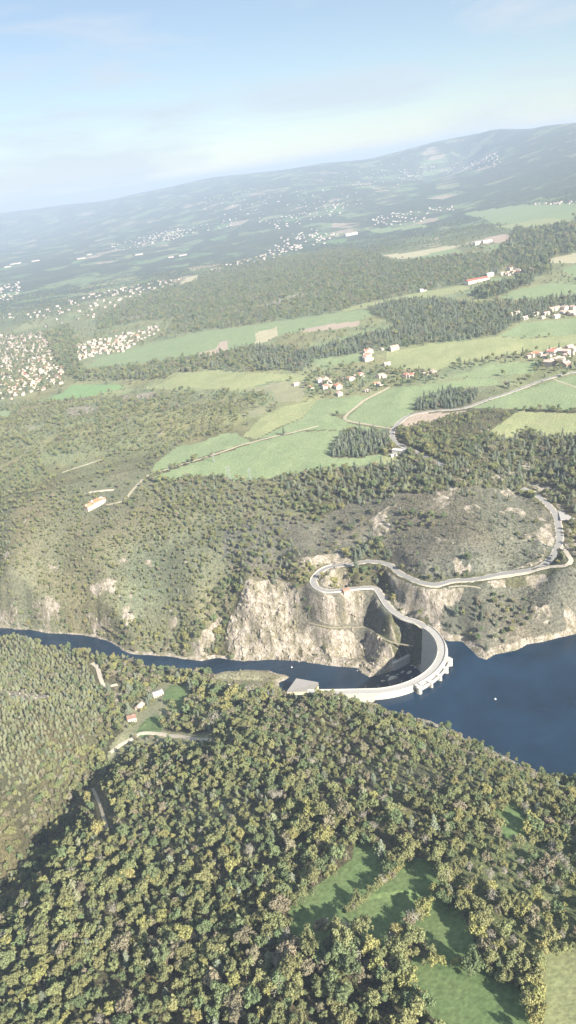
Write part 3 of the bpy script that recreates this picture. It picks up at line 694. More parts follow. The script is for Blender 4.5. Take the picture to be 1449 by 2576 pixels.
# ------------------------------------------------------------------ broken rock standing proud of the faces
def rock_pile():
    rg = np.random.default_rng(77); V = []; F = []; nb = 0
    for k, s, P in ROCKW:
        if np.hypot(*P.mean(0)) > 1250: continue
        ar = .5*abs(np.dot(P[:,0], np.roll(P[:,1], 1))-np.dot(P[:,1], np.roll(P[:,0], 1)))
        n = int(min(420, ar/14*s*s)); lo, hi = P.min(0), P.max(0)
        c = rg.uniform(lo, hi, (n*4, 2)); c = c[in_poly(c[:,0], c[:,1], P)][:n]
        if len(c) == 0: continue
        gate = lookup(c[:,0], c[:,1], GROCK) > .3; c = c[gate]; z = lookup(c[:,0], c[:,1])
        for (x, y), zt in zip(c, z):
            r = rg.uniform(.8, 2.6)*(1 if s > .7 else .7); q = ICO[0]*np.array([r*rg.uniform(.6, 1.2), r*rg.uniform(.5, 1.), r*rg.uniform(.7, 1.7)])*rg.uniform(.72, 1.25, (len(ICO[0]),1))
            a = rg.uniform(0, 6.28); ca, sa = math.cos(a), math.sin(a); q = np.c_[q[:,0]*ca-q[:,1]*sa, q[:,0]*sa+q[:,1]*ca, q[:,2]]
            V.append(q+np.array([x, y, zt-.15*r])); F.append(ICO[1]+nb); nb += len(q)
    V = np.concatenate(V); F = np.concatenate(F); me = bpy.data.meshes.new('broken_rock'); me.from_pydata(V.tolist(), [], F.tolist())
    a = me.attributes.new('rock', 'FLOAT', 'POINT'); a.data.foreach_set('value', np.ones(len(V), np.float32))
    me.update(); return link('broken_rock', me, M['terrain'])
_bm = bmesh.new(); bmesh.ops.create_icosphere(_bm, subdivisions=1, radius=1.0); _bm.verts.ensure_lookup_table()
ICO = (np.array([v.co[:] for v in _bm.verts]), np.array([[v.index for v in f.verts] for f in _bm.faces])); _bm.free()
tag(rock_pile(), 'broken pale rock blocks on the cliff and crags', kind='stuff')

# ------------------------------------------------------------------ roads
def ribbon(name, L, wd, mt, lift=.0, thick=.3, wob=0.0, seed=0):
    L = np.asarray(L); t = np.gradient(L[:,:2], axis=0); t /= np.maximum(np.linalg.norm(t, axis=1, keepdims=True), 1e-6)
    nrm = np.c_[-t[:,1], t[:,0]]; v = []; f = []
    rg = np.random.default_rng(seed)
    for i in range(len(L)):
        a = wd/2*(1+wob*rg.normal()); b = wd/2*(1+wob*rg.normal())
        p = L[i,:2]+nrm[i]*a; q = L[i,:2]-nrm[i]*b; z = L[i,2]+lift
        v += [(p[0],p[1],z),(q[0],q[1],z),(p[0]+nrm[i,0]*.4,p[1]+nrm[i,1]*.4,z-thick),(q[0]-nrm[i,0]*.4,q[1]-nrm[i,1]*.4,z-thick)]
        if i:
            b0 = 4*(i-1); b1 = 4*i
            f += [(b0,b0+1,b1+1,b1),(b0+2,b0,b1,b1+2),(b0+1,b0+3,b1+3,b1+1)]
    return mesh_obj(name, v, f, mt, smooth=False)
RL = {'road': ['grey asphalt road winding from the dam up round the heath hill','asphalt road through the fields to the right edge'],
      'lane': ['pale lane curving up to the village','pale lane forking off at the right edge'],
      'gravel_track': ['sandy loop track at the bend of the upper road','short sandy lay-by below the upper road'],
      'dirt_track': ['dirt track crossing the green fields','dirt track leading to the red roofed farm','pale track in the scrub above the farm','bare earth strip above the red roofed farm'],
      'gravel_road': ['gravel road beside the lawns and houses','gravel road in the trees by the river bend','gravel access road to the powerhouse'],
      'footpath': ['narrow path across the gorge slope below the road','bare earth trail in the near forest','little path on the heath above the reservoir']}
cnt = {}
for i, (nm, mt, wd, L) in enumerate(lines):
    k = cnt.get(nm, 0); cnt[nm] = k+1
    o = ribbon(nm, L, wd, M[mt], .05 if nm != 'lane' else .09, .5, 0 if nm == 'road' else .12, i); tag(o, RL[nm][k], kind='structure')
    if nm == 'road':
        s_ = ribbon('road_shoulder', np.c_[L[:,:2], L[:,2]-.03], wd+1.5, M['gravel'], 0, .6, .12, 50+i)
        tag(s_, 'pale gravel verge of the winding road' if k == 0 else 'pale gravel verge of the field road', kind='structure')
ROADL = [(L, wd) for _, _, wd, L in lines]
# low guard wall on the valley side of the road above the dam
Lg = lines[0][3]; Lg = Lg[4:min(len(Lg), 62)]; tg_ = np.gradient(Lg[:,:2], axis=0); tg_ /= np.linalg.norm(tg_, axis=1, keepdims=True); ng_ = np.c_[-tg_[:,1], tg_[:,0]]
v = []; f = []
for i in range(len(Lg)):
    for o_, z_ in ((3.5,-1.2),(3.5,.85),(4.0,.85),(4.0,-1.2)): v.append((Lg[i,0]+ng_[i,0]*o_-Lg[0,0], Lg[i,1]+ng_[i,1]*o_-Lg[0,1], Lg[i,2]+z_))
    if i: f += [(4*i-4+j, 4*i+j, 4*i+(j+1)%4, 4*i-4+(j+1)%4) for j in range(4)]
f += [(0,1,2,3), tuple(4*(len(Lg)-1)+j for j in (3,2,1,0))]
tag(mesh_obj('guard_wall', v, f, M['concrete'], loc=(Lg[0,0], Lg[0,1], 0)), 'low pale guard wall along the road climbing from the dam', 'wall')
cp = CARPARK.copy(); cz = cp[:,2].mean()+.3
s_ = np.nonzero(in_poly(GX, GY, np.array(grow(cp[:,:2], 3))))
mb = MB(); mb.prism([tuple(p) for p in cp[:,:2]], cz-1.2, cz+.15); tag(mb.build('car_park', M['asphalt_dam']), 'small grey car park beside the upper road', kind='structure')
# ------------------------------------------------------------------ the arch dam
dam = empty('arch_dam', (DC[0], DC[1]-DR, 0)); tag(dam, 'white concrete arch dam with crest road and spillway piers', 'dam')
path = [(-6.,630.),(4.,627.8),(14.,625.6),(24.,623.5),(33.,621.7),(41.,620.1)] + [arc(DR, A_L+(A_R-A_L)*k/64) for k in range(65)] + [(124.6,715.4)]
path = np.array(path); tg = np.gradient(path, axis=0); tg /= np.linalg.norm(tg, axis=1, keepdims=True)
out_n = np.c_[tg[:,1], -tg[:,0]]
base0 = np.array(dam.location)
def sweep(name, sec, mt, parent, i0=0, i1=None, closed=True, smooth=False):
    pp = path[i0:i1]; nn = out_n[i0:i1]; k = len(sec); v = []; f = []
    for i in range(len(pp)):
        for n_, z in sec: v.append((pp[i,0]+nn[i,0]*n_-base0[0], pp[i,1]+nn[i,1]*n_-base0[1], z))
        if i:
            for j in range(k if closed else k-1):
                a = (i-1)*k; b = i*k; j2 = (j+1) % k; f.append((a+j, b+j, b+j2, a+j2))
    if closed: f += [tuple(range(k)), tuple(range((len(pp)-1)*k+k-1, (len(pp)-1)*k-1, -1))]
    return mesh_obj(name, v, f, mt, parent, smooth)
CR = 6.0
wall = sweep('dam_wall', [(5.8,-50),(5.0,-6),(4.5,0),(4.1,4.6),(4.5,4.8),(4.5,CR),(-4.4,CR),(-4.4,5.0),(-4.1,4.8),(-4.6,-2),(-6.2,-18),(-9,-36),(-12,-50)], M['concrete_pale'], dam)
sweep('roadway', [(3.1,CR+.02),(3.1,CR+.12),(-3.1,CR+.12),(-3.1,CR+.02)], M['asphalt_dam'], dam)
sweep('parapet', [(4.2,CR+.01),(4.2,CR+1.1),(3.7,CR+1.1),(3.7,CR+.01)], M['concrete_pale'], dam)
sweep('parapet', [(-3.6,CR+.01),(-3.6,CR+1.1),(-4.1,CR+1.1),(-4.1,CR+.01)], M['concrete_pale'], dam)
sweep('walkway', [(5.9,2.6),(5.9,3.0),(4.2,3.0),(4.2,2.6)], M['concrete'], dam, 34, 62)
PA = [math.radians(a) for a in (-65.6,-55.2,-45.2,-35.4,-25.6)]
def loc(r, a, z, off=0.0):
    x, y = arc(r, a); return (x-math.sin(a)*off-base0[0], y+math.cos(a)*off-base0[1], z)
for k, a in enumerate(PA):
    wv = 2.4 if k in (0, 4) else 1.5          # half widths
    prof = [(70.8,-wv),(76.2,-wv),(78.0,-wv*.75),(78.9,-wv*.3),(78.9,wv*.3),(78.0,wv*.75),(76.2,wv),(70.8,wv)]
    top = CR+.6 if k in (0, 4) else CR-.4
    mb = MB(); mb.prism([loc(r, a, 0, o)[:2] for r, o in prof], -22, top); p = mb.build('pier', M['concrete_pale'], dam)
    mb = MB(); mb.prism([loc(r, a, 0, o*1.12)[:2] for r, o in [(71.2,-wv),(76.2,-wv),(78.2,-wv*.8),(79.3,-wv*.35),(79.3,wv*.35),(78.2,wv*.8),(76.2,wv),(71.2,wv)]], top, top+.35); mb.build('pier_cap', M['concrete'], p)
    if k in (0, 4):
        mb = MB()
        for s in (-1, 1): mb.prism([loc(r, a, 0, o)[:2] for r, o in [(71.6,s*wv*.98),(76.4,s*wv*.98),(76.4,s*wv*.8),(71.6,s*wv*.8)]][::(1 if s < 0 else -1)], top+.36, top+1.4)
        mb.build('railing', M['concrete_pale'], p)
        mb = MB(); s = -1 if k == 0 else 1
        mb.prism([loc(r, a, 0, o)[:2] for r, o in [(72.6,s*(wv+.02)),(75.4,s*(wv+.02)),(75.4,s*(wv+.06)),(72.6,s*(wv+.06))]], 1.0, 4.6); mb.build('gate_slot', M['dark'], p)
for k in range(4):
    a0 = PA[k]+.021+(.012 if k == 0 else 0); a1 = PA[k+1]-.021-(.012 if k == 3 else 0); n = 8
    mb = MB(); mb.prism([loc(77.4, a0+(a1-a0)*i/n, 0)[:2] for i in range(n+1)] + [loc(75.6, a1-(a1-a0)*i/n, 0)[:2] for i in range(n+1)], 3.6, CR-.5); mb.build('bridge_beam', M['concrete_pale'], dam)
    v = []; f = []; prof = [(70.9,CR-.3),(72.6,CR-1.0),(73.9,3.6),(74.6,1.2),(74.8,-2.5)]
    for i in range(n+1):
        a = a0+(a1-a0)*i/n
        for r, z in prof: v.append(loc(r, a, z))
        for r, z in prof[::-1]: v.append(loc(r-.35, a, z-.35))
        if i:
            m_ = 2*len(prof); b0 = (i-1)*m_; b1 = i*m_
            for j in range(m_): f.append((b0+j, b1+j, b1+(j+1)%m_, b0+(j+1)%m_))
    mesh_obj('spillway_gate', v, f, M['gate'], dam)
    am = (a0+a1)/2; mb = MB()
    for o in (-.055, .055):
        mb = MB(); mb.tube(loc(71.3, am+o, CR-.2), loc(74.4, am+o, 2.4), .22, .22, 5); mb.build('gate_arm', M['steel'], dam)
for k in range(14):                     # lamp standards along the crest
    i = 6+k*5
    if i >= len(path)-2: break
    b = path[i]-out_n[i]*3.35-base0[:2]; mb = MB(); mb.tube((b[0],b[1],CR), (b[0],b[1],CR+5), .09, .06, 5)
    e = b+out_n[i]*1.1; mb.tube((b[0],b[1],CR+5), (e[0],e[1],CR+5.2), .06, .05, 5); mb.build('lamp_post', M['steel'], dam)

# training walls in the stilling basin, at the foot of the dam
def beam(name, L, w, z0, z1, mt, label, cat, rough=0):
    L = np.array(L); t = np.gradient(L, axis=0); t /= np.linalg.norm(t, axis=1, keepdims=True); nr = np.c_[-t[:,1], t[:,0]]
    c = L.mean(0); v = []; f = []
    for i in range(len(L)):
        for s, z in ((-1,z0),(-1,z1),(1,z1),(1,z0)):
            p = L[i]+nr[i]*s*w/2-c; v.append((p[0], p[1], z))
        if i:
            a = 4*(i-1); b = 4*i
            for j in range(4): f.append((a+j, b+j, b+(j+1)%4, a+(j+1)%4))
    f += [(0,1,2,3)[::-1], tuple(4*(len(L)-1)+j for j in (0,1,2,3))]
    o = mesh_obj(name, v, f, mt, loc=(c[0], c[1], 0)); return tag(o, label, cat)
beam('training_wall', at_z([(988,1668),(1012,1656),(1035,1643),(1056,1627)], -36), 4.0, -50, -36, M['concrete'], 'thick pale concrete training wall at the foot of the dam', 'wall')
beam('training_wall', at_z([(1005,1668),(1025,1655),(1042,1646),(1057,1638)], -41), 1.6, -50, -41, M['concrete_pale'], 'thin white concrete wall in the dark pool below the dam', 'wall')
bs_pts = [(963,1713,3.2,.6),(987,1706,7.5,.9),(1013,1691,3.6,.8),(1030,1692,4.4,.9),(1046,1678,3.0,.5),(1035,1674,2.8,.5),(1000,1697,2.5,.5),(975,1700,2.2,.5)]
for k, (u, v_, s, hgt) in enumerate(bs_pts):
    x, y = at_z([(u, v_)], Z_RIV)[0]; rg = random.Random(k+5)
    bm = bmesh.new(); bmesh.ops.create_icosphere(bm, subdivisions=2, radius=1.0)
    for q in bm.verts:
        j = 1+rg.uniform(-.22, .22); q.co = Vector((q.co.x*s*.75*j, q.co.y*s*.4*j, max(q.co.z, -.5)*hgt*1.6*j))
    me = bpy.data.meshes.new('boulder'); bm.to_mesh(me); bm.free(); o = link('boulder', me, M['boulder'], loc=(x, y, Z_RIV)); o.rotation_euler = (0, 0, rg.uniform(-.3, .6))
    big = ['largest brown boulder','small','white','yellowish','small','small','small','small']
    tag(o, ['small dark boulder nearest the dam arch in the pool','largest flat brown boulder in the pool below the dam','white boulder left of the pair in the dark pool','pale boulder right of the pair in the dark pool','small boulder close to the training walls','low wet boulder beside the thin white wall','little boulder right of the largest one','little boulder left of the largest one'][k], 'boulder', 'boulders in the pool below the dam')

# ------------------------------------------------------------------ powerhouse
zz = [-30., -31., -40.5, -41.]
c4 = np.array([at_z([p], z)[0] for p, z in zip([(746,1707),(800,1717),(786,1738),(722,1741)], zz)])
pc = c4.mean(0); ph_ = empty('powerhouse', (pc[0], pc[1], -46)); tag(ph_, 'powerhouse with large sloping grey roof and cream walls at the river', 'powerhouse')
q = c4-pc; zl = [z+46 for z in zz]
v = [(q[i,0],q[i,1],-3) for i in range(4)] + [(q[i,0],q[i,1],zl[i]-.5) for i in range(4)]
mesh_obj('wall', v, [(0,1,2,3),(7,6,5,4)]+[(i,4+i,4+(i+1)%4,(i+1)%4) for i in range(4)], M['cream'], ph_)
qq = q*1.035
v = [(qq[i,0],qq[i,1],zl[i]-.45) for i in range(4)] + [(qq[i,0],qq[i,1],zl[i]+.25) for i in range(4)]
rf = mesh_obj('roof', v, [(0,1,2,3),(7,6,5,4)]+[(i,4+i,4+(i+1)%4,(i+1)%4) for i in range(4)], M['grey_roof'], ph_)
v = []; f = []
for k in range(1, 12):                   # standing seams
    t = k/12; a = qq[0]*(1-t)+qq[1]*t; b = qq[3]*(1-t)+qq[2]*t; za = zl[0]*(1-t)+zl[1]*t+.26; zb = zl[3]*(1-t)+zl[2]*t+.26
    dn = np.array([qq[1]-qq[0]])[0]; dn = dn/np.linalg.norm(dn)*.12
    i0 = len(v); v += [(*(a-dn),za),(*(a+dn),za),(*(b+dn),zb),(*(b-dn),zb),(*(a-dn),za+.15),(*(a+dn),za+.15),(*(b+dn),zb+.15),(*(b-dn),zb+.15)]
    f += [tuple(i0+j for j in r) for r in ((4,5,6,7),(0,1,5,4),(1,2,6,5),(2,3,7,6),(3,0,4,7))]
mesh_obj('roof_seam', v, f, M['steel'], rf)
for k in range(5):                       # windows in the tall end wall
    t = .12+k*.15; a = q[1]*(1-t)+q[2]*t; dn = (q[2]-q[1])/np.linalg.norm(q[2]-q[1]); on = np.array([dn[1], -dn[0]])
    if on@q[1] < 0: on = -on
    zt = zl[1]*(1-t)+zl[2]*t-1.6; mb = MB(); p0 = a-dn*.6; p1 = a+dn*.6
    mb.prism([tuple(p0+on*.02), tuple(p1+on*.02), tuple(p1+on*.08), tuple(p0+on*.08)], zt-1.6, zt); mb.build('window', M['glass'], ph_)

# ------------------------------------------------------------------ buoys
def buoy(u, v_, z, s, label):
    x, y = at_z([(u, v_)], z)[0]; o = empty('buoy', (x, y, z), 0, s); tag(o, label, 'buoy')
    bm = bmesh.new(); bmesh.ops.create_uvsphere(bm, u_segments=12, v_segments=8, radius=1.0)
    for p in bm.verts: p.co.z = p.co.z*.75+.25
    me = bpy.data.meshes.new('float'); bm.to_mesh(me); bm.free(); link('float', me, M['white_paint'], o, True)
    mb = MB(); mb.tube((0,0,.9), (0,0,1.9), .16, .12, 6); mb.build('mast', M['white_paint'], o)
buoy(1246, 1759, 0., .9, 'single white buoy floating on the open reservoir')
buoy(734, 1679, Z_RIV, .8, 'small white buoy on the river beside the powerhouse')

# ------------------------------------------------------------------ houses
HCOUNT = 0
def house_meshes(w, l, h, pitch, hip=False):
    hw, hl = w/2, l/2; rz = h+hw*pitch
    mb = MB()
    mb.add([(-hl,-hw,-1.5),(hl,-hw,-1.5),(hl,hw,-1.5),(-hl,hw,-1.5),(-hl,-hw,h),(hl,-hw,h),(hl,hw,h),(-hl,hw,h),(-hl,0,rz),(hl,0,rz)],
           [(0,3,2,1),(0,1,5,4),(2,3,7,6),(1,2,6,9,5),(3,0,4,8,7),(4,5,9,8),(6,7,8,9)])
    wl_ = (mb.v, mb.f)
    mb = MB(); o = .55; t = .22; hh = hip*hw*.8
    e = hw+o; ze = h-o*pitch
    A_ = [(-hl-o,-e,ze),(hl+o,-e,ze),(hl+o-hh,0,rz),(-hl-o+hh,0,rz),(hl+o,e,ze),(-hl-o,e,ze)]
    up = [(x,y,z+t) for x,y,z in A_]; dn = [(x,y,z+.03) for x,y,z in A_]
    mb.add(up+dn, [(0,1,2,3),(3,2,4,5),(1,4,2),(5,0,3),(6,9,8,7),(9,11,10,8),(0,6,7,1),(1,7,10,4),(4,10,11,5),(5,11,6,0)])
    return wl_, (mb.v, mb.f)
HM = {}
def get_house(key, w, l, h, pitch, hip, wm, rm):
    if key not in HM:
        a, b = house_meshes(w, l, h, pitch, hip)
        ms = []
        for nm, (v, f), mt in (('wall', a, wm), ('roof', b, rm)):
            me = bpy.data.meshes.new(nm); me.from_pydata(v, [], f); me.materials.append(mt); ms.append(me)
        mb = MB(); mb.box(l*.2,l*.2+.7,-w*.18-.35,-w*.18+.35,h+w*.2*pitch,h+w*.5*pitch+1.1); me = bpy.data.meshes.new('chimney'); me.from_pydata(mb.v, [], mb.f); me.materials.append(M['pink_wall']); ms.append(me)
        HM[key] = ms
    return HM[key]
STY = {}
_rg = random.Random(3)
for wn_, wm in (('white', M['white_wall']), ('pinkish', M['pink_wall'])):
    for rn, rm in (('red', M['red_roof']), ('faded', M['pink_roof']), ('brown', M['brown_roof'])):
        for s in range(2):
            STY[(wn_, rn, s)] = (f'{wn_}{rn}{s}', (8.5, 10.)[s], (11.5, 14.5)[s], (4.6, 5.6)[s], .38, (0, 1)[s], wm, rm)
RN = {'red': 'red', 'faded': 'faded pink', 'brown': 'brown'}
HOUSE_XY = []
def house(x, y, z, rz, style, label, group=None, s=1.0, chim=True, name='house'):
    global HCOUNT
    ms = get_house(*STY[style]) if isinstance(style, tuple) and len(style) == 3 else get_house(*style)
    o = empty(name, (x, y, z), rz, s); tag(o, label, 'house' if name == 'house' else name.replace('_', ' '), group)
    a = bpy.data.objects.new('wall', ms[0]); b = bpy.data.objects.new('roof', ms[1])
    for c in (a, b): COL.objects.link(c); c.parent = o
    if chim: c = bpy.data.objects.new('chimney', ms[2]); COL.objects.link(c); c.parent = b
    HOUSE_XY.append((x, y, 9*s)); HCOUNT += 1
    return o, ms
def ground_h(x, y): return float(lookup(np.array([x]), np.array([y]))[0])
def openings(o, ms, n, w, l, h, front=-1):
    """windows and a door on the long front and the gable"""
    for k in range(n):
        x = -l/2+l*(k+.5)/n; nm = 'door' if k == n//2 else 'window'
        mb = MB(); y = front*w/2
        if nm == 'door': mb.box(x-.5, x+.5, min(y, y+front*.06), max(y, y+front*.06), 0, 2.1)
        else: mb.box(x-.55, x+.55, min(y, y+front*.06), max(y, y+front*.06), 1.0, 2.3)
        p = mb.build(nm, M['bark'] if nm == 'door' else M['glass'], o)
        if nm == 'window':
            mb = MB(); mb.box(x-.7, x+.7, min(y+front*.01, y+front*.18), max(y+front*.01, y+front*.18), .86, .97); mb.build('sill', M['concrete_pale'], p)
    for s in (-1, 1):
        mb = MB(); mb.box(l/2, l/2+.06, s*w*.22-.5, s*w*.22+.5, 1.0, 2.3); mb.build('window', M['glass'], o)

# the three houses in the clearing by the river
specs = [((398,1749),.35,('cl1',7.5,11.,3.6,.34,1,M['white_wall'],M['white_roof']),'low house with pale roof beside the round lawn'),
         ((353,1784),1.1,('cl2',7.,8.,4.4,.6,0,M['white_wall'],M['pink_roof']),'white house with steep pink roof, middle of the clearing'),
         ((333,1812),.2,('cl3',7.5,8.5,4.8,.5,0,M['white_wall'],M['brown_roof']),'tall cream house with brown roof beside the driveway')]
for uv, rz, st, lb in specs:
    p = on_ground([uv])[0]; o, ms = house(p[0], p[1], p[2]+.2, rz, st, lb); openings(o, ms, 4, st[1], st[2], st[3])
# hut on the winding road
p = on_ground([(871,1490)])[0]; o, ms = house(p[0], p[1], p[2]+.3, .25, ('hut',5.,6.5,3.,.4,0,M['white_wall'],M['red_roof']), 'tiny red roofed hut beside the winding road', name='hut', chim=False); openings(o, ms, 3, 5., 6.5, 3.)
# farm in the scrub
for uv, rz, st, s, lb in [((229,1279),.75,('pinkish','red',1),1.1,'red roofed farmhouse alone in the scrub, lower building'),((245,1270),.75,('white','red',1),1.25,'largest red roofed farm building alone in the scrub'),((256,1263),.75,('pinkish','red',0),.9,'small red roofed barn, upper end of the scrub farm')]:
    p = on_ground([uv])[0]; house(p[0], p[1], p[2], rz, st, lb, 'farm buildings in the scrub', s)
# village on the plateau
VIL = [(85,460,0,.9,'w'),(240,487,0,.8,'r'),(315,432,1,1.0,'w'),(370,425,1,1.,'f'),(400,440,0,1.,'w'),(375,488,1,.9,'r'),(410,480,0,.8,'f'),(490,490,1,1.1,'r'),(503,557,0,1.,'w'),(600,412,1,.8,'r'),(630,405,0,.9,'f'),(712,375,1,.9,'r'),(860,460,0,.9,'r'),(895,460,0,.9,'w'),(880,385,0,.8,'w'),(905,382,1,.9,'f'),(770,525,0,.8,'w'),(1150,380,1,.9,'r'),(1195,380,1,.9,'r'),(1335,360,0,.8,'f'),(1410,345,0,.9,'w'),(770,150,1,1.1,'r'),(795,150,0,1.1,'w'),(770,190,1,1.1,'r'),(765,222,1,1.2,'w'),(800,215,0,1.,'f'),(1030,118,1,1.2,'f'),(960,268,0,1.,'w'),(915,118,0,.6,'w'),(655,375,0,.6,'w'),(540,405,0,.6,'w'),(930,385,0,.7,'f'),(350,452,0,.9,'f')]
VL = ['left end','middle','right end']
KS = {'w': ('white','faded'), 'r': ('white','red'), 'f': ('pinkish','faded')}
def place(lst, X0, Y0, sc, grp, where, rz0):
    P = on_ground([(X0+sc*a, Y0+sc*b) for a, b, *_ in lst])
    for k, (a, b, sz, s, kd) in enumerate(lst):
        wl_, rf_ = KS[kd]; rz = rz0+_rg.choice((0, 0, 1.57))+_rg.uniform(-.2, .2)
        lb = f"{wl_} house, {RN[rf_]} roof, {where(a, b)}"
        house(P[k,0], P[k,1], P[k,2], rz, (wl_, rf_, sz), lb, grp, s)
def wv_(a, b):
    if b < 240 and a > 720 and a < 850: return 'in the tall cluster above the plateau village'
    if b < 280: return 'standing apart above the plateau village'
    if a > 1100: return 'in the row right of the plateau village'
    if b > 515: return 'at the foot of the plateau village'
    return ('at the left end of the plateau village' if a < 280 else 'in the left half of the plateau village' if a < 560 else 'in the middle of the plateau village' if a < 800 else 'at the right end of the plateau village')
place(VIL, 723.4, 849, .2604, 'houses of the plateau village', wv_, .2)
HAM = [(670,945,0,.8,'f'),(745,918,1,1.,'r'),(815,912,1,1.,'r'),(950,945,0,.9,'w'),(1050,885,1,1.1,'r'),(1100,862,1,1.1,'r'),(1150,845,0,1.,'f'),(1270,880,1,1.1,'f'),(1270,930,0,1.,'w'),(1330,850,0,1.,'w'),(1340,790,0,1.,'f'),(1412,835,1,1.1,'w'),(1345,910,0,1.,'w'),(1010,1065,1,1.2,'f'),(1060,1020,1,1.,'f'),(1130,1005,1,1.1,'f'),(1195,1000,0,1.1,'w'),(1280,1065,1,.9,'f'),(1310,1085,0,.8,'r'),(1000,930,0,.8,'w')]
place(HAM, 1226.6, 754.8, .1537, 'houses of the right edge hamlet', lambda a, b: ('in the left row of the right edge hamlet' if a < 900 else 'at the front of the right edge hamlet' if b > 985 else 'at the back of the right edge hamlet'), .5)
UPP = [(355,265,0,1.1,'w'),(480,225,0,.9,'w'),(610,315,0,1.,'w'),(775,255,0,1.1,'w'),(1120,290,0,1.1,'w'),(960,240,0,1.,'w'),(1260,155,1,1.,'w'),(1240,220,0,1.,'w'),(1370,235,1,1.1,'w'),(1410,145,0,1.1,'w'),(1330,125,0,.8,'w'),(1420,250,0,1.,'f'),(900,300,0,.8,'f'),(1300,215,0,.9,'f')]
place(UPP, 1226.6, 754.8, .1537, 'scattered white houses under the pines', lambda a, b: 'scattered under the pines, ' + ('left part' if a < 700 else 'middle part' if a < 1180 else 'right edge part'), .3)
def shed(uv, w, l, h, rz, rm, lb, wm='white_wall', cat='barn'):
    p = on_ground([uv])[0]; a, b = house_meshes(w, l, h, .22)
    o = empty(cat, p, rz); tag(o, lb, cat); mesh_obj('wall', *a, M[wm], o); mesh_obj('roof', *b, M[rm], o); HOUSE_XY.append((p[0], p[1], l*.7))
shed((1394,781), 14, 24, 6, .3, 'pink_roof', 'large barn with pale yellowish roof above the green slope', 'cream')
shed((1199,709), 24, 62, 7, .3, 'red_roof', 'very long red roofed farm hall on the far ridge')
shed((1231,696), 14, 20, 9, .3, 'white_roof', 'white barn right of the long red farm hall')
shed((1063,733), 12, 18, 6, .3, 'white_roof', 'lone white barn on the grassy ridge strip')
shed((1209,613), 20, 50, 7, .2, 'white_roof', 'long white barn in front of the brown field')
shed((1225,610), 16, 34, 7, .2, 'white_roof', 'shorter white barn at the right of the brown field')
shed((883,592), 26, 80, 12, .3, 'white_roof', 'very long white building at the edge of the far town', cat='hall')
shed((1005,1138), 8, 19, 4, -.7, 'white_roof', 'pale farm shed beside the road bend and pines', cat='shed')
shed((991,1147), 5, 9, 2.6, .2, 'white_roof', 'small white shed on the pale field corner', cat='shed')
for (u, v_, l) in [(40,664,200),(90,657,150),(20,672,120),(205,651,150),(350,641,130),(225,641,90),(460,643,120),(430,648,80)]:
    shed((u, v_), 34, l*.45, 7, .15, 'grey_roof', f"{'huge' if l > 140 else 'large'} pale warehouse on the far plain, {'left edge' if u < 60 else 'left part' if u < 150 else 'in the middle of the plain' if u < 300 else 'right part, tall' if u > 440 else 'right part, lower' if u > 400 else 'right part, leftmost'}", 'pink_wall', 'warehouse')
# towns: houses strewn over built-up ground
TOWN = [
 ('dense left town',330,[(-20,843),(104,840),(120,859),(135,900),(172,942),(156,968),(52,999),(-20,1018)]),
 ('suburb right of the dense town',120,[(177,869),(260,853),(406,820),(411,830),(333,869),(307,887),(193,906)]),
 ('long hillside settlement',120,[(0,803),(0,793),(125,776),(240,737),(375,710),(460,698),(462,708),(417,723),(313,760),(240,801),(104,833),(140,800)]),
 ('in the ridge settlement beyond the dark forest',45,[(510,686),(646,644),(755,614),(755,632),(651,660),(530,692)]),
 ('in the far town behind the forest',85,[(692,602),(786,574),(859,589),(823,612),(755,628),(692,645),(640,650)]),
 ('in the far settlement on the green rise',55,[(922,555),(985,529),(1079,537),(1073,555),(1006,565),(938,570)]),
 ('in the small cluster near the far ridge field',14,[(1079,524),(1141,519),(1141,530),(1085,532)]),
 ('in the hilltop town on the far slope',95,[(1105,424),(1162,401),(1236,383),(1262,391),(1256,419),(1189,426),(1120,437)]),
 ('in the pale hamlets left of the hilltop town',40,[(1005,430),(1060,408),(1100,420),(1060,440),(1010,450)]),
 ('far left edge estate',45,[(-10,722),(57,708),(47,736),(36,754),(-10,756)]),
 ('in the town on the far plain',60,[(344,616),(417,578),(453,573),(448,600),(386,613)]),
 ('in the strung out hamlets on the far plain',95,[(270,618),(375,590),(600,548),(592,566),(400,612),(300,632)]),
 ('in the pale village at the foot of the left ridge',26,[(94,556),(219,535),(222,541),(110,562)]),
 ('in the scattered farms on the far slope',150,[(480,500),(760,450),(1000,400),(1100,380),(1000,470),(700,560),(560,560)]),
 ('in the scattered farms on the middle slope',70,[(640,560),(900,500),(920,520),(700,580)]),
 ('hamlet beside the long red hall',16,[(1255,690),(1290,673),(1318,676),(1300,690),(1262,694)]),
 ('at the far right ridge road',22,[(1320,516),(1449,505),(1500,500),(1449,512)]),
]
town_pts = []
for tn, n, P in TOWN:
    Pb = np.array(P); ulo, uhi = Pb.min(0), Pb.max(0)
    W_ = gpoly(P); lo, hi = W_.min(0), W_.max(0); got = []; tries = 0
    while len(got) < n and tries < 60:
        tries += 1
        c = RNG.uniform(lo, hi, (n*3, 2)); c = c[in_poly(c[:,0], c[:,1], W_)]
        for q_ in c:
            if all((q_[0]-g[0])**2+(q_[1]-g[1])**2 > 12.**2 for g in got): got.append(q_)
            if len(got) >= n: break
    got = np.array(got); z = lookup(got[:,0], got[:,1])
    gu, gv = project(got[:,0], got[:,1], z)
    for (x, y), zt, a_, b_ in zip(got, z, gu, gv):
        ci = min(2, max(0, int((a_-ulo[0])/(uhi[0]-ulo[0])*3))); cj = min(2, max(0, int((b_-ulo[1])/(uhi[1]-ulo[1])*3)))
        town_pts.append((x, y, zt, tn, ('upper','central','lower')[cj]+' '+('left','middle','right')[ci]+' part'))
dist = np.array([math.hypot(t[0], t[1]) for t in town_pts]); order = np.argsort(dist)
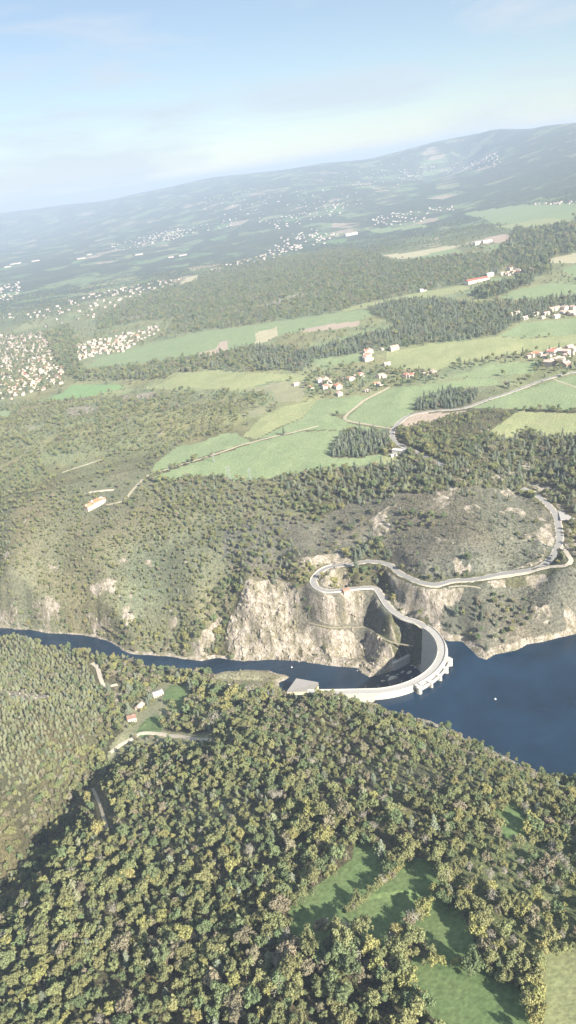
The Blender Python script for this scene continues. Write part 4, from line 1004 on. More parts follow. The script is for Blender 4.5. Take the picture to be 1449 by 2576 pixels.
keys = list(STY); far_h = MB(); far_r = {}
N_IND = 300-HCOUNT
far_walls = MB(); far_roofs = MB()
for k, i in enumerate(order):
    x, y, z, tn, cell = town_pts[i]; rz = .25+_rg.choice((0, 1.57))+_rg.gauss(0, .15)
    wl_ = _rg.choice(('white','white','pinkish')); rf_ = _rg.choice(('faded','faded','red','brown')) if dist[i] < 3400 else _rg.choice(('faded','faded','faded','red'))
    s = _rg.uniform(.52, .92)*(1.0 if dist[i] < 4000 else 1.1)
    if k < N_IND: house(x, y, z, rz, (wl_, rf_, _rg.choice((0,0,1))), f"{'large' if s > .72 else 'small'} {wl_} house, {RN[rf_]} roof, {tn}, {cell}", 'houses '+tn, s, chim=False)
    else:
        a, b = house_meshes(10*s, 14*s, 6.0*s, .38); ca, sa = math.cos(rz), math.sin(rz)
        for (v, f), tgt in ((a, far_walls), (b, far_roofs)): tgt.add([(x+p[0]*ca-p[1]*sa, y+p[0]*sa+p[1]*ca, z+p[2]) for p in v], f)
me = bpy.data.meshes.new('distant_houses'); nv = len(far_walls.v)
me.from_pydata(far_walls.v+far_roofs.v, [], far_walls.f+[tuple(i+nv for i in f) for f in far_roofs.f])
me.materials.append(mat('far_render', (.46,.42,.38), .9, .3, .05)); me.materials.append(mat('far_roofs', (.42,.32,.27), .9, .25, .05))
me.polygons.foreach_set('material_index', np.r_[np.zeros(len(far_walls.f)), np.ones(len(far_roofs.f))].astype(np.int32))
tag(link('distant_houses', me), 'far off pale houses of the towns on the hazy plain and slopes', kind='stuff')

# ------------------------------------------------------------------ pylons, masts, car
def pylon(uv, h, label, arms=True, rz=.4):
    p = on_ground([uv])[0]; o = empty('electricity_pylon', p, rz); tag(o, label, 'pylon', 'lattice electricity pylons'); b = h*.09; t = h*.015
    for sx in (-1, 1):
        for sy in (-1, 1):
            mb = MB(); mb.tube((sx*b, sy*b, -1), (sx*t, sy*t, h), .16, .10, 4); mb.build('leg', M['steel'], o)
    mb = MB()
    for k in range(6):
        z0 = h*k/6.5; z1 = h*(k+1)/6.5; w0 = b+(t-b)*z0/h; w1 = b+(t-b)*z1/h
        for sx, sy, ex, ey in ((-1,-1,1,-1),(1,-1,1,1),(1,1,-1,1),(-1,1,-1,-1)):
            mb.tube((sx*w0, sy*w0, z0), (ex*w1, ey*w1, z1), .07, .07, 4)
    mb.build('bracing', M['steel'], o)
    if arms:
        for k, (z, w_) in enumerate(((h*.72, h*.17), (h*.84, h*.14), (h*.95, h*.10))):
            mb = MB(); mb.tube((-w_,0,z), (w_,0,z), .10, .10, 4); mb.tube((-w_,0,z), (0,0,z+h*.04), .06, .06, 4); mb.tube((w_,0,z), (0,0,z+h*.04), .06, .06, 4); mb.build('crossarm', M['steel'], o)
pylon((579,1214), 26, 'tallest lattice pylon at the lower edge of the crop field')
pylon((539,1163), 14, 'small lattice pylon in the middle of the crop field')
pylon((630,1207), 18, 'lattice pylon in the crop field, right of the tallest one')
pylon((678,1764), 14, 'slim white lattice mast among the trees left of the powerhouse', False)
pylon((690,1762), 13, 'right hand lattice mast beside the powerhouse', False)
p = CARPARK; cx_, cy_ = p[:,:2].mean(0)+np.array([6., -2.])
car = empty('car', (cx_, cy_, cz+.15), .2); tag(car, 'dark car parked on the small grey car park', 'car')
mb = MB(); mb.prism([(-2.1,-.85),(2.1,-.85),(2.1,.85),(-2.1,.85)], .35, .95); mb.build('body', M['car_paint'], car)
mb = MB(); mb.add([(-1.5,-.78,.95),(1.1,-.78,.95),(1.1,.78,.95),(-1.5,.78,.95),(-1.0,-.62,1.5),(.5,-.62,1.5),(.5,.62,1.5),(-1.0,.62,1.5)], [(4,5,6,7),(0,1,5,4),(1,2,6,5),(2,3,7,6),(3,0,4,7)]); mb.build('cabin', M['glass'], car)
for sx in (-1.3, 1.3):
    for sy in (-.85, .85):
        mb = MB(); mb.tube((sx, sy-.1, .33), (sx, sy+.1, .33), .33, .33, 10); mb.build('wheel', M['rubber'], car)
# ------------------------------------------------------------------ trees: prototypes
def leaf_cards(pts, nrm, size, rg):
    """small bent leaf clumps, one quad each, facing roughly outwards"""
    n = len(pts); nrm = nrm + rg.normal(0, .45, nrm.shape); nrm /= np.linalg.norm(nrm, axis=1, keepdims=True)
    a = np.cross(nrm, rg.normal(0, 1, nrm.shape)); a /= np.linalg.norm(a, axis=1, keepdims=True); b = np.cross(nrm, a)
    s = size*rg.uniform(.6, 1.3, (n,1)); s2 = s*rg.uniform(.6, 1.0, (n,1))
    v = np.stack([pts-a*s-b*s2*.4, pts-b*s2+nrm*s*.12, pts+a*s+b*s2*.3, pts+b*s2-nrm*s*.2], 1).reshape(-1, 3)
    f = np.arange(4*n).reshape(n, 4)
    return v, f
def sph(n, rg):
    d = rg.normal(0, 1, (n, 3)); return d/np.linalg.norm(d, axis=1, keepdims=True)
ICO_V, ICO_F = None, None
bm = bmesh.new(); bmesh.ops.create_icosphere(bm, subdivisions=1, radius=1.0); bm.verts.ensure_lookup_table()
ICO_V = np.array([v.co[:] for v in bm.verts]); ICO_F = np.array([[v.index for v in f.verts] for f in bm.faces]); bm.free()
def broad_crown(seed, R=4.2, H=11.0, lobes=26, cards=50, leaf=.46, core=.62):
    rg = np.random.default_rng(seed); V = []; F = []; nb = 0
    cz_ = H*.62; rz = H*.36; lean = rg.normal(0, .5, 2)
    d = sph(lobes*3, rg); d = d[d[:,2] > -.55][:lobes]
    rad = rg.uniform(.35, 1.12, len(d))**.7
    C = d*rad[:,None]*np.array([R*.80, R*.80, rz*.82])+np.array([lean[0], lean[1], cz_])
    C[:,:2] *= 1+.22*rg.normal(0, 1, (len(d),1)); C[:,2] += rg.normal(0, .7, len(d))
    lr = rg.uniform(.6, 1.6, len(d))*R/4.2
    for c, r in zip(C, lr):
        cv = ICO_V*r*core*rg.uniform(.82, 1.12, (len(ICO_V),1))+c; V.append(cv); F.append([tuple(q+nb) for q in ICO_F]); nb += len(cv)
        n = int(cards*(r/1.3)**1.5); q = sph(n, rg); p = c+q*r*rg.uniform(.62, 1.32, (n,1))*np.array([1,1,.95])
        v, f = leaf_cards(p, q, leaf*R/4.2, rg); V.append(v); F.append([tuple(t) for t in f+nb]); nb += len(v)
    return np.concatenate(V), [t for g in F for t in g]
def bare_crown(seed):                      # thin, half leafless crown: twigs and sparse cards
    rg = np.random.default_rng(seed); mb = MB(); P = []; D = []
    for k in range(16):
        t = rg.uniform(0, 6.28); z0 = rg.uniform(3, 6); e = np.array([math.cos(t)*rg.uniform(1.8,4.0), math.sin(t)*rg.uniform(1.8,4.0), z0+rg.uniform(2.5,5.5)])
        mb.tube((0,0,z0), e, .12, .03, 4)
        for j in range(4):
            s = rg.uniform(.4, 1); b = np.array([0,0,z0])*(1-s)+e*s; q = b+rg.normal(0, .9, 3)+[0,0,.6]; mb.tube(b, q, .05, .02, 3)
            n = 9; c = q+rg.normal(0, .55, (n,3)); P.append(c); D.append((c-[0,0,6])/np.linalg.norm(c-[0,0,6], axis=1, keepdims=True))
    v, f = leaf_cards(np.concatenate(P), np.concatenate(D), .34, rg)
    b = len(mb.v); return np.concatenate([np.array(mb.v), v]), list(mb.f)+[tuple(t) for t in f+b]
def pine_crown(seed, H=15.0, R=2.7, rounded=False):
    rg = np.random.default_rng(seed); P = []; D = []; V = []; F = []; nb = 0
    z = H*.18
    while z < H:
        t = (z-H*.18)/(H*.82); r = R*((1-t)**.75*(.9+.2*rg.random())) if not rounded else R*math.sqrt(max(.02, 1-(2*t-.75)**2/1.6))
        m = max(5, int(11*r/R))
        for k in range(m):
            a = rg.uniform(0, 6.28); rr_ = r*rg.uniform(.75, 1.15)
            for s in np.linspace(.35, 1.0, 5):
                P.append((math.cos(a)*rr_*s+rg.normal(0,.10), math.sin(a)*rr_*s+rg.normal(0,.10), z-.28*rr_*s+rg.normal(0,.12)))
                D.append((math.cos(a)*.6, math.sin(a)*.6, .8))
        z += .55 if not rounded else .6
    v, f = leaf_cards(np.array(P), np.array(D), .46, rg); V.append(v); F += [tuple(q) for q in f]; nb = len(v)
    cv = ICO_V*np.array([R*.55, R*.55, H*.36])+np.array([0,0,H*.5]); cv[:,:2] *= (1.25-(cv[:,2:3]/H)); V.append(cv); F += [tuple(q+nb) for q in ICO_F]
    return np.concatenate(V), F
def shrub_crown(seed):
    return broad_crown(seed, 2.2, 3.2, 9, 30, .55, .8)
def trunk_mesh(seed, H, r):
    rg = np.random.default_rng(seed); mb = MB(); top = np.array([rg.normal(0,.3), rg.normal(0,.3), H*.62])
    mb.tube((0,0,-1.2), top*.5, r, r*.75, 6); mb.tube(top*.5, top, r*.75, r*.4, 6)
    for k in range(4):
        t = rg.uniform(.5, .95); a = rg.uniform(0, 6.28); b = top*t; mb.tube(b, b+np.array([math.cos(a)*H*.16, math.sin(a)*H*.16, H*.13]), r*.4, r*.15, 4)
    return mb
LEAF = {
 'olive': mat('olive_leaves', (.235,.245,.11), .75, .22, .9, rnd=.22, hue=.018, transl=.15),
 'green': mat('green_leaves', (.17,.21,.10), .75, .22, .9, rnd=.22, hue=.018, transl=.15),
 'yellow': mat('yellowing_leaves', (.30,.29,.115), .75, .22, .9, rnd=.18, hue=.015, transl=.15),
 'brown': mat('brownish_leaves', (.24,.215,.14), .8, .22, .9, rnd=.20, hue=.012, transl=.1),
 'grey': mat('grey_twigs', (.29,.27,.21), .9, .2, .9, rnd=.15, hue=.01),
 'dark': mat('dark_needles', (.13,.155,.105), .8, .2, .9, rnd=.22, hue=.015, transl=.05),
 'blue': mat('blue_green_needles', (.185,.21,.145), .8, .2, .9, rnd=.2, hue=.015, transl=.05),
 'pale': mat('pale_needles', (.235,.245,.145), .8, .2, .9, rnd=.18, hue=.015, transl=.05),
 'heath': mat('heath_leaves', (.20,.185,.13), .9, .22, .9, rnd=.22, hue=.02),
 'darkbush': mat('dark_bush_leaves', (.115,.13,.08), .9, .22, .9, rnd=.22, hue=.015),
}
BROAD = []                     # (family, crown mesh, trunk mesh)
def mk_me(nm, vf, mt):
    me = bpy.data.meshes.new(nm); me.from_pydata(np.asarray(vf[0]).tolist(), [], [tuple(map(int, t)) for t in vf[1]]); me.materials.append(mt); me.update(); return me
shapes = [broad_crown(100, 4.1, 12.5, 32), broad_crown(101, 3.4, 14.5, 32), broad_crown(102, 4.6, 12.0, 38), broad_crown(103, 3.0, 10.5, 22)]
trk = []
for k in range(3):
    mb = trunk_mesh(k, 11, .32); trk.append(mk_me('trunk', (np.array(mb.v), mb.f), M['bark']))
for fam in ('olive','green','yellow','brown'):
    for k, s in enumerate(shapes):
        if fam in ('yellow','brown') and k == 1: continue
        BROAD.append((fam, mk_me('crown', s, LEAF[fam]), trk[k % 3]))
for k in range(2): BROAD.append(('grey', mk_me('crown', bare_crown(120+k), LEAF['grey']), trk[k]))
PINE = []
ptr = []
mb = MB(); mb.tube((0,0,-1.2), (0,0,13), .26, .06, 6); ptr = mk_me('trunk', (np.array(mb.v), mb.f), M['bark'])
for fam, sh in (('dark', pine_crown(1)), ('blue', pine_crown(2, 14, 2.9)), ('blue', pine_crown(3, 13, 3.0, True)), ('pale', pine_crown(4, 11, 2.8, True)), ('pale', pine_crown(5, 10.5, 3.0, True))):
    PINE.append((fam, mk_me('crown', sh, LEAF[fam]), ptr))
SHRUB = [(fam, mk_me('shrub', shrub_crown(200+k), LEAF[fam]), None) for k, fam in enumerate(('heath','darkbush','olive','yellow'))]
def pick(lst, fams):                        # weights by family -> prototype index
    names = list(fams); w = np.array([fams[n] for n in names], float); w /= w.sum()
    def f(n):
        out = np.zeros(n, int); ch = RNG.choice(len(names), n, p=w)
        for k, nm in enumerate(names):
            idx = [i for i, t in enumerate(lst) if t[0] == nm]; m_ = ch == k; out[m_] = RNG.choice(idx, m_.sum())
        return out
    return f

# ------------------------------------------------------------------ trees: where they grow
NEARF = {'olive':.56,'green':.24,'yellow':.10,'brown':.07,'grey':.03}
HILLF = {'olive':.48,'green':.26,'yellow':.03,'brown':.19,'grey':.04}
SCRBF = {'olive':.5,'green':.3,'yellow':.02,'brown':.18}
MIDF = {'olive':.72,'green':.14,'brown':.14}
VALF = {'olive':.36,'green':.26,'yellow':.18,'brown':.15,'grey':.05}
FARF = {'olive':.52,'green':.36,'brown':.12}
# name, polygon (None = everywhere else), spacing, (broad, pine, shrub) shares, scale range, families, clumping 0..1, pine families
Z = [
 ('near forest', None, 4.8, (.90,.06,.04), (.30,.88), NEARF, .24, {'blue':.6,'pale':.4}),
 ('open country', None, 24., (.75,.15,.10), (.5,.9), FARF, .55, {'dark':.5,'blue':.5}),
 ('upper hill', [(640,1790),(760,1762),(900,1765),(1000,1790),(1200,1870),(1330,1940),(1280,2010),(1000,2030),(800,1990),(680,1900)], 5.0, (.80,.10,.10), (.38,.70), HILLF, .22, {'blue':.6,'pale':.4}),
 ('right hill', [(1000,1800),(1200,1870),(1330,1940),(1460,1950),(1600,2000),(1600,2200),(1449,2150),(1300,2060),(1150,1960)], 5.4, (.88,.12,0), (.42,.80), NEARF, .2, {'blue':.6,'pale':.4}),
 ('open wood', [(1120,2130),(1250,2095),(1449,2080),(1600,2080),(1600,2390),(1449,2400),(1380,2390),(1300,2440),(1210,2420),(1180,2300),(1120,2200)], 6.0, (.80,.02,.18), (.44,.96), {'olive':.44,'green':.18,'yellow':.16,'brown':.12,'grey':.10}, .32, {'blue':1}),
 ('left pines', [(-300,1640),(0,1618),(170,1642),(235,1672),(250,1740),(262,1800),(225,1880),(150,1930),(60,1985),(-300,2080)], 4.0, (.26,.72,.02), (.36,.54), HILLF, .08, {'pale':.85,'blue':.15}),
 ('ravine side', [(-300,2070),(60,1985),(150,1930),(215,1900),(190,1990),(90,2110),(-10,2225),(-300,2350)], 4.5, (.85,.15,0), (.46,.74), {'olive':.5,'green':.1,'brown':.3,'grey':.1}, .12, {'pale':1}),
 ('river woods', [(280,1680),(420,1695),(560,1712),(700,1745),(700,1765),(600,1800),(520,1860),(420,1870),(300,1860),(262,1730)], 5.8, (.95,.05,0), (.62,.95), VALF, .10, {'blue':1}),
 ('left slope', [(-300,1200),(0,1230),(150,1200),(380,1230),(420,1300),(560,1330),(600,1470),(560,1560),(490,1660),(340,1650),(200,1600),(0,1585),(-300,1570)], 4.3, (.44,.06,.50), (.28,.52), MIDF, .34, {'pale':.8,'blue':.2}),
 ('left slope foot', [(-300,1530),(0,1535),(200,1540),(330,1560),(430,1600),(500,1590),(500,1662),(340,1650),(200,1600),(0,1585),(-300,1580)], 5.2, (.9,.02,.08), (.42,.68), {'olive':.5,'green':.12,'yellow':.14,'brown':.24}, .12, {'blue':1}),
 ('mixed belt', [(380,1275),(440,1215),(560,1205),(700,1205),(760,1250),(800,1330),(760,1420),(640,1460),(590,1470),(540,1400),(440,1330)], 5.6, (.60,.20,.20), (.38,.68), MIDF, .30, {'pale':.3,'blue':.7}),
 ('gully', [(500,1520),(575,1465),(640,1450),(600,1500),(570,1590),(560,1645),(500,1655)], 5.4, (.95,.05,0), (.5,.8), {'olive':.35,'green':.45,'yellow':.1,'brown':.1}, .05, {'blue':1}),
 ('pine belt', [(690,1212),(830,1182),(930,1176),(1010,1164),(1120,1180),(1230,1108),(1320,1085),(1400,1102),(1449,1096),(1600,1100),(1600,1300),(1449,1300),(1400,1285),(1330,1225),(1230,1232),(1000,1262),(860,1275),(760,1265)], 6.4, (.36,.58,.06), (.45,.86), FARF, .2, {'dark':.14,'blue':.5,'pale':.36}),
 ('heath', [(740,1340),(880,1272),(1100,1240),(1310,1240),(1395,1300),(1400,1380),(1300,1434),(1080,1458),(1000,1425),(960,1360),(850,1405),(760,1425)], 3.4, (.03,.03,.94), (.24,.60), SCRBF, .40, {'dark':1}),
 ('heath trees', [(870,1310),(1000,1290),(1090,1300),(1110,1330),(1000,1345),(900,1400),(830,1420),(800,1390)], 6.5, (.65,.15,.20), (.42,.70), SCRBF, .4, {'dark':1}),
 ('road trees', [(850,1400),(960,1360),(1000,1425),(975,1440),(960,1490),(930,1460),(880,1440)], 6.0, (.55,.40,.05), (.55,.9), {'olive':.3,'green':.5,'yellow':.2}, .1, {'dark':.5,'blue':.5}),
 ('bank trees', [(960,1440),(1060,1475),(1200,1470),(1190,1500),(1100,1500),(1000,1520),(965,1490)], 6.5, (.45,.15,.40), (.42,.7), SCRBF, .3, {'dark':1}),
 ('right slope', [(1060,1490),(1200,1475),(1449,1430),(1600,1400),(1600,1570),(1449,1600),(1220,1660),(1100,1600)], 3.6, (.07,.04,.89), (.26,.55), SCRBF, .38, {'dark':1}),
 ('shore trees', [(1130,1560),(1250,1500),(1340,1520),(1320,1600),(1230,1650),(1180,1620)], 7.0, (.6,.2,.2), (.45,.75), SCRBF, .35, {'dark':1}),
 ('gorge', [(745,1472),(950,1490),(1040,1570),(1050,1630),(990,1690),(900,1685),(755,1664),(750,1560)], 4.2, (.16,.04,.80), (.28,.60), SCRBF, .38, {'dark':1}),
 ('cliff', [(566,1640),(586,1540),(636,1465),(745,1472),(742,1560),(757,1664),(600,1664)], 7.5, (.03,.02,.95), (.25,.5), SCRBF, .6, {'dark':1}),
 ('sand bank', [(535,1700),(580,1686),(680,1688),(730,1704),(702,1742),(640,1748),(560,1740)], 3.0, (.0,.0,1.0), (.2,.46), SCRBF, .2, {'dark':1}),
 ('left wood', [(-300,1030),(110,1010),(300,995),(490,988),(690,985),(700,1030),(590,1060),(610,1085),(560,1090),(450,1120),(390,1165),(380,1230),(150,1200),(0,1230),(-300,1260)], 6.4, (.60,.05,.35), (.34,.66), MIDF, .34, {'blue':1}),
 ('scrub plain', [(100,1150),(380,1135),(375,1195),(330,1260),(150,1220)], 6.0, (.1,.0,.9), (.35,.6), SCRBF, .5, {'dark':1}),
 ('small pine wood', [(828,1150),(848,1108),(890,1090),(975,1085),(985,1110),(962,1136),(900,1152)], 5.8, (.05,.95,0), (.62,.85), FARF, .0, {'blue':.8,'dark':.2}),
 ('round pine wood', [(1042,1035),(1060,1008),(1130,985),(1205,990),(1200,1010),(1130,1035)], 6.2, (.15,.85,0), (.75,1.0), FARF, .05, {'blue':.5,'dark':.5}),
 ('field scrub', [(1140,1100),(1190,1050),(1290,1032),(1240,1080),(1180,1110),(1100,1125)], 5.0, (.10,.04,.86), (.3,.55), SCRBF, .4, {'blue':1}),
 ('plantation', [(922,780),(1000,755),(1120,755),(1200,770),(1449,745),(1600,730),(1600,775),(1449,775),(1300,812),(1250,843),(1160,858),(1090,862),(960,882),(912,886),(800,905),(760,935),(640,935),(560,925),(640,872),(760,882),(850,862),(1006,818),(960,800)], 8.0, (.25,.75,0), (.58,.95), FARF, .08, {'blue':.85,'dark':.15}),
 ('wood strip', [(200,960),(205,932),(310,925),(500,897),(640,872),(640,935),(440,937),(420,955)], 9.5, (.8,.2,0), (.6,.95), FARF, .15, {'blue':1}),
 ('big forest', [(500,690),(690,655),(860,625),(1000,662),(1180,640),(1290,650),(1250,692),(1160,715),(960,755),(850,785),(750,800),(540,830),(420,842),(440,800),(330,812),(250,830),(240,805),(320,760),(420,722),(500,705)], 12., (.70,.30,0), (.65,1.05), {'olive':.4,'green':.45,'brown':.15}, .12, {'blue':1}),
 ('town trees', [(-20,840),(104,838),(125,859),(172,942),(156,968),(52,999),(-20,1018)], 15., (.9,.1,0), (.6,.9), FARF, .2, {'dark':1}),
 ('valley wood', [(110,840),(170,820),(200,860),(195,905),(215,930),(205,960),(175,945),(140,900)], 10., (.9,.1,0), (.8,1.2), FARF, .05, {'dark':1}),
 ('village trees', [(725,960),(800,935),(1000,930),(1120,935),(1110,965),(1000,985),(940,992),(840,1000),(740,985)], 13., (.75,.2,.05), (.55,.95), FARF, .3, {'dark':1}),
 ('hamlet trees', [(1120,920),(1320,890),(1380,870),(1460,865),(1460,935),(1400,945),(1320,940),(1200,940)], 13., (.7,.25,.05), (.6,1.0), FARF, .35, {'dark':1}),
 ('far woods', [(1240,640),(1290,600),(1300,560),(1449,545),(1600,540),(1600,620),(1449,640),(1380,655),(1390,690),(1330,700),(1290,670)], 13., (.6,.4,0), (1.0,1.4), FARF, .15, {'dark':1}),
 ('far trees', [(1200,730),(1256,718),(1345,698),(1340,712),(1270,740),(1225,752),(1195,742)], 10., (.4,.6,0), (.9,1.4), FARF, .1, {'dark':1}),
]
ZW = [(None if z[1] is None else gpoly(z[1])) for z in Z]
def zone_at(x, y):
    r = np.hypot(x, y); z = np.where(r < 1180, 0, 1)
    for k, P in enumerate(ZW):
        if P is not None: z[in_poly(x, y, P)] = k
    return z
HX = np.array(HOUSE_XY)
def allowed(x, y, z, rockp):
    ok = np.ones(len(x), bool)
    for j, (c, lb, P) in enumerate(FW):
        ok &= ~in_poly(x, y, P)
        if j < 10:                     # an open margin on the near side
            for dy in (4., 8., 11.): ok &= ~in_poly(x, y+dy, P)
    k = np.nonzero(np.hypot(x, y) < 1600)[0]
    if len(k):
        a = in_poly(x[k], y[k], P_res) | in_poly(x[k], y[k], P_riv); ok[k[a]] = False
        a = (seg_dist(x[k], y[k], path) < 9); ok[k[a]] = False
        a = np.hypot(x[k]-pc[0], y[k]-pc[1]) < 20; ok[k[a]] = False
        a = (np.hypot(x[k]-DC[0], y[k]-DC[1]) < 82) & (np.abs(z[k]-0) < 2.5); ok[k[a]] = False
        a = in_poly(x[k], y[k], np.array(grow(cp[:,:2], 3))); ok[k[a]] = False
    for L, wd in ROADL:
        k = np.nonzero(ok & (x > L[:,0].min()-12) & (x < L[:,0].max()+12) & (y > L[:,1].min()-12) & (y < L[:,1].max()+12))[0]
        if len(k): a = seg_dist(x[k], y[k], L[::3] if len(L) > 12 else L) < wd/2+2.6; ok[k[a]] = False
        if np.hypot(L[:,0], L[:,1]).mean() < 640 and len(k): a = seg_dist(x[k], y[k], L) < 6.5; ok[k[a]] = False
        if np.hypot(L[:,0], L[:,1]).mean() < 1100:
            for dy in (5., 9.):
                if len(k): a = seg_dist(x[k], y[k]+dy, L[::3] if len(L) > 12 else L) < wd/2+1.5; ok[k[a]] = False
    for hx, hy, hr in HOUSE_XY:
        if math.hypot(hx, hy) < 900:
            for dy in (8., 15.): ok &= (x-hx)**2+(y+dy-hy)**2 > hr*hr*.8
        if math.hypot(hx, hy) < 4000: ok &= (x-hx)**2+(y-hy)**2 > (hr if math.hypot(hx, hy) < 1900 else hr*.75)**2
    rk = lookup(x, y, GROCK); ok &= RNG.random(len(x)) > sstep(.25, .7, rk)*rockp
    return ok
TX = []; TK = []; TP = []; TS_ = []; TZN = []
for k, (nm, poly, sp, shares, (s0, s1), fams, clump, pf) in enumerate(Z):
    if ZW[k] is None:
        rmax = 1180 if k == 0 else 4600; lo = np.array([-rmax*.5, 100. if k == 0 else 700.]); hi = np.array([rmax*.55, float(rmax)])
    else: lo, hi = ZW[k].min(0), ZW[k].max(0)
    gx, gy = np.meshgrid(np.arange(lo[0], hi[0], sp), np.arange(lo[1], hi[1], sp*.88))
    gx = gx+(np.arange(gx.shape[0]) % 2)[:,None]*sp*.5
    x = gx.ravel()+RNG.uniform(-.38, .38, gx.size)*sp; y = gy.ravel()+RNG.uniform(-.38, .38, gx.size)*sp
    q = zone_at(x, y) == k; x, y = x[q], y[q]
    if len(x) == 0: continue
    z = lookup(x, y); u, v = project(x, y, z); q = (u > -190) & (u < 1640) & (v < 2800) & (y > 50); x, y, z = x[q], y[q], z[q]
    cl_ = fbm(x, y, max(38, sp*4.5), 3, 60+k); q = RNG.random(len(x)) > clump*(.55-1.5*cl_)*1.25
    x, y, z = x[q], y[q], z[q]
    q = allowed(x, y, z, .6 if nm == 'cliff' else .93); x, y, z = x[q], y[q], z[q]
    n = len(x)
    if n == 0: continue
    kind = RNG.choice(3, n, p=np.array(shares)/sum(shares)); pid = np.zeros(n, int)
    for kk, (lst, fm) in enumerate(((BROAD, fams), (PINE, pf), (SHRUB, {'heath':.50,'darkbush':.30,'olive':.20} if nm != 'sand bank' else {'heath':.5,'yellow':.3,'olive':.2}))):
        m_ = kind == kk
        if m_.any(): pid[m_] = pick(lst, fm)(m_.sum())
    sz = RNG.uniform(s0, s1, n)*np.exp(RNG.normal(0, .14, n))
    if k == 0: sz *= 1.10-.26*sstep(330, 560, np.hypot(x, y))
    if nm in ('near forest','upper hill','right hill','open wood','ravine side','river woods'): sz *= 1+.38*fbm(x, y, 75, 3, 140)          # older and younger stands; sz = np.where(kind == 2, sz*RNG.uniform(.9, 1.5, n), sz)
    TX.append(np.c_[x, y, z]); TK.append(kind); TP.append(pid); TS_.append(sz); TZN.append(np.full(n, k))
# hedgerow and single trees round the near meadows, surveyed one by one
HEDGE = []
def row(a, b, n, fams, s0, s1, jit=5):
    for i in range(n):
        t = (i+.5)/n; HEDGE.append((a[0]+(b[0]-a[0])*t+random.uniform(-jit,jit), a[1]+(b[1]-a[1])*t+random.uniform(-jit,jit), random.choice(fams), random.uniform(s0, s1)))
row((868,2318),(1000,2198),13,['olive','brown','yellow','grey'],.55,.8)
row((985,2380),(1060,2310),6,['grey','yellow','brown'],.7,1.0); row((1048,2330),(1098,2250),4,['yellow','olive'],.7,1.0)
row((1360,2400),(1345,2600),11,['yellow','olive','yellow'],.75,1.05); row((1060,2428),(1270,2448),9,['olive','yellow','brown'],.45,.8)
row((1340,2470),(1320,2560),4,['olive','yellow'],.7,.95); row((1008,2470),(1080,2560),6,['yellow','olive','green'],.8,1.1)
row((1110,2200),(1125,2290),4,['olive','green'],.8,1.1); row((1190,2330),(1240,2440),5,['olive','yellow','green'],.7,1.0); row((820,2335),(800,2350),2,['grey','brown'],.6,.7)
row((333,1862),(420,1868),6,['grey','brown'],.4,.55,3); row((430,1832),(520,1838),9,['olive','yellow','green'],.6,.85,6); row((412,1790),(440,1800),3,['olive','yellow'],.5,.7,4)
row((350,1800),(395,1765),4,['olive','yellow'],.35,.5,4); row((330,1835),(345,1825),3,['olive','green'],.35,.55,5); row((410,1765),(450,1785),5,['olive','green'],.5,.7,4)
HP = on_ground([(a, b) for a, b, *_ in HEDGE])
TX.append(HP); TK.append(np.zeros(len(HP), int)); TZN.append(np.full(len(HP), -1)); TS_.append(np.array([h[3] for h in HEDGE]))
TP.append(np.array([pick(BROAD, {h[2]: 1})(1)[0] for h in HEDGE]))
GP = on_ground([(377,1768),(381,1760),(326,1793),(322,1805),(372,1775)])       # garden conifers by the houses
TX.append(GP); TK.append(np.ones(len(GP), int)); TZN.append(np.full(len(GP), -2)); TS_.append(np.array([.95,.7,1.0,.8,.75])); TP.append(np.array([1,2,1,2,1]))
TX = np.concatenate(TX); TK = np.concatenate(TK); TP = np.concatenate(TP); TS_ = np.concatenate(TS_); TZN = np.concatenate(TZN)
TU, TV = project(TX[:,0], TX[:,1], TX[:,2]); TR = RNG.uniform(0, 6.28, len(TX))
print('TREES', len(TX), [int((TK == k).sum()) for k in range(3)])

# the 300 largest of each kind are individuals, the rest one mass per kind
FAMW = {'olive':'olive green','green':'dark green','yellow':'yellowing','brown':'brownish','grey':'half bare grey','dark':'dark','blue':'blue green','pale':'pale green','heath':'dry brown','darkbush':'dark green'}
def where(i):
    u, v, zn = TU[i], TV[i], TZN[i]
    if zn == -1:
        if u < 1005 and v < 2330: return 'in the hedge between the two slanting meadows'
        if u > 1310: return 'in the tree row along the bottom right field'
        if v > 2420 and u > 1050: return 'at the upper edge of the bottom meadow'
        if v > 2420: return 'at the left edge of the bottom meadow'
        return 'standing between the small near meadows'
    if zn == -2: return 'in the garden of the three river houses'
    nm = Z[zn][0]
    if nm == 'near forest':
        col = 'left' if u < 360 else 'middle left' if u < 724 else 'middle right' if u < 1087 else 'right'
        rw = 'bottom' if v > 2420 else 'lower' if v > 2240 else 'mid' if v > 2050 else 'upper'
        return f'in the near forest, {rw} {col} part'
    side = 'left' if u < 483 else 'middle' if u < 966 else 'right'
    return {'open wood':'in the open wood at the lower right','left pines':'on the pale pine hillside across the ravine','upper hill':'on the brownish hill before the dam','right hill':'on the slope above the reservoir','river woods':'in the river woods near the three houses','ravine side':'on the far side of the ravine','pine belt':'in the pine belt below the fields','heath':'on the grey heath hill','right slope':'on the slope right of the dam','gorge':'on the gorge slope below the road','sand bank':'on the sand bank by the powerhouse','left slope':'on the scrub slope left of the cliff','left slope foot':'at the foot of the left slope','mixed belt':'in the mixed wood above the cliff','cliff':'on the pale cliff','road trees':'beside the hairpin road','bank trees':'below the upper road','shore trees':'near the reservoir shore','gully':'in the gully beside the cliff','heath trees':'in the thicket on the heath hill'}.get(nm, 'in the '+nm)+(f', {side} part' if nm in ('pine belt','right hill','upper hill','river woods','left slope','heath') else '')
PROTO = {}
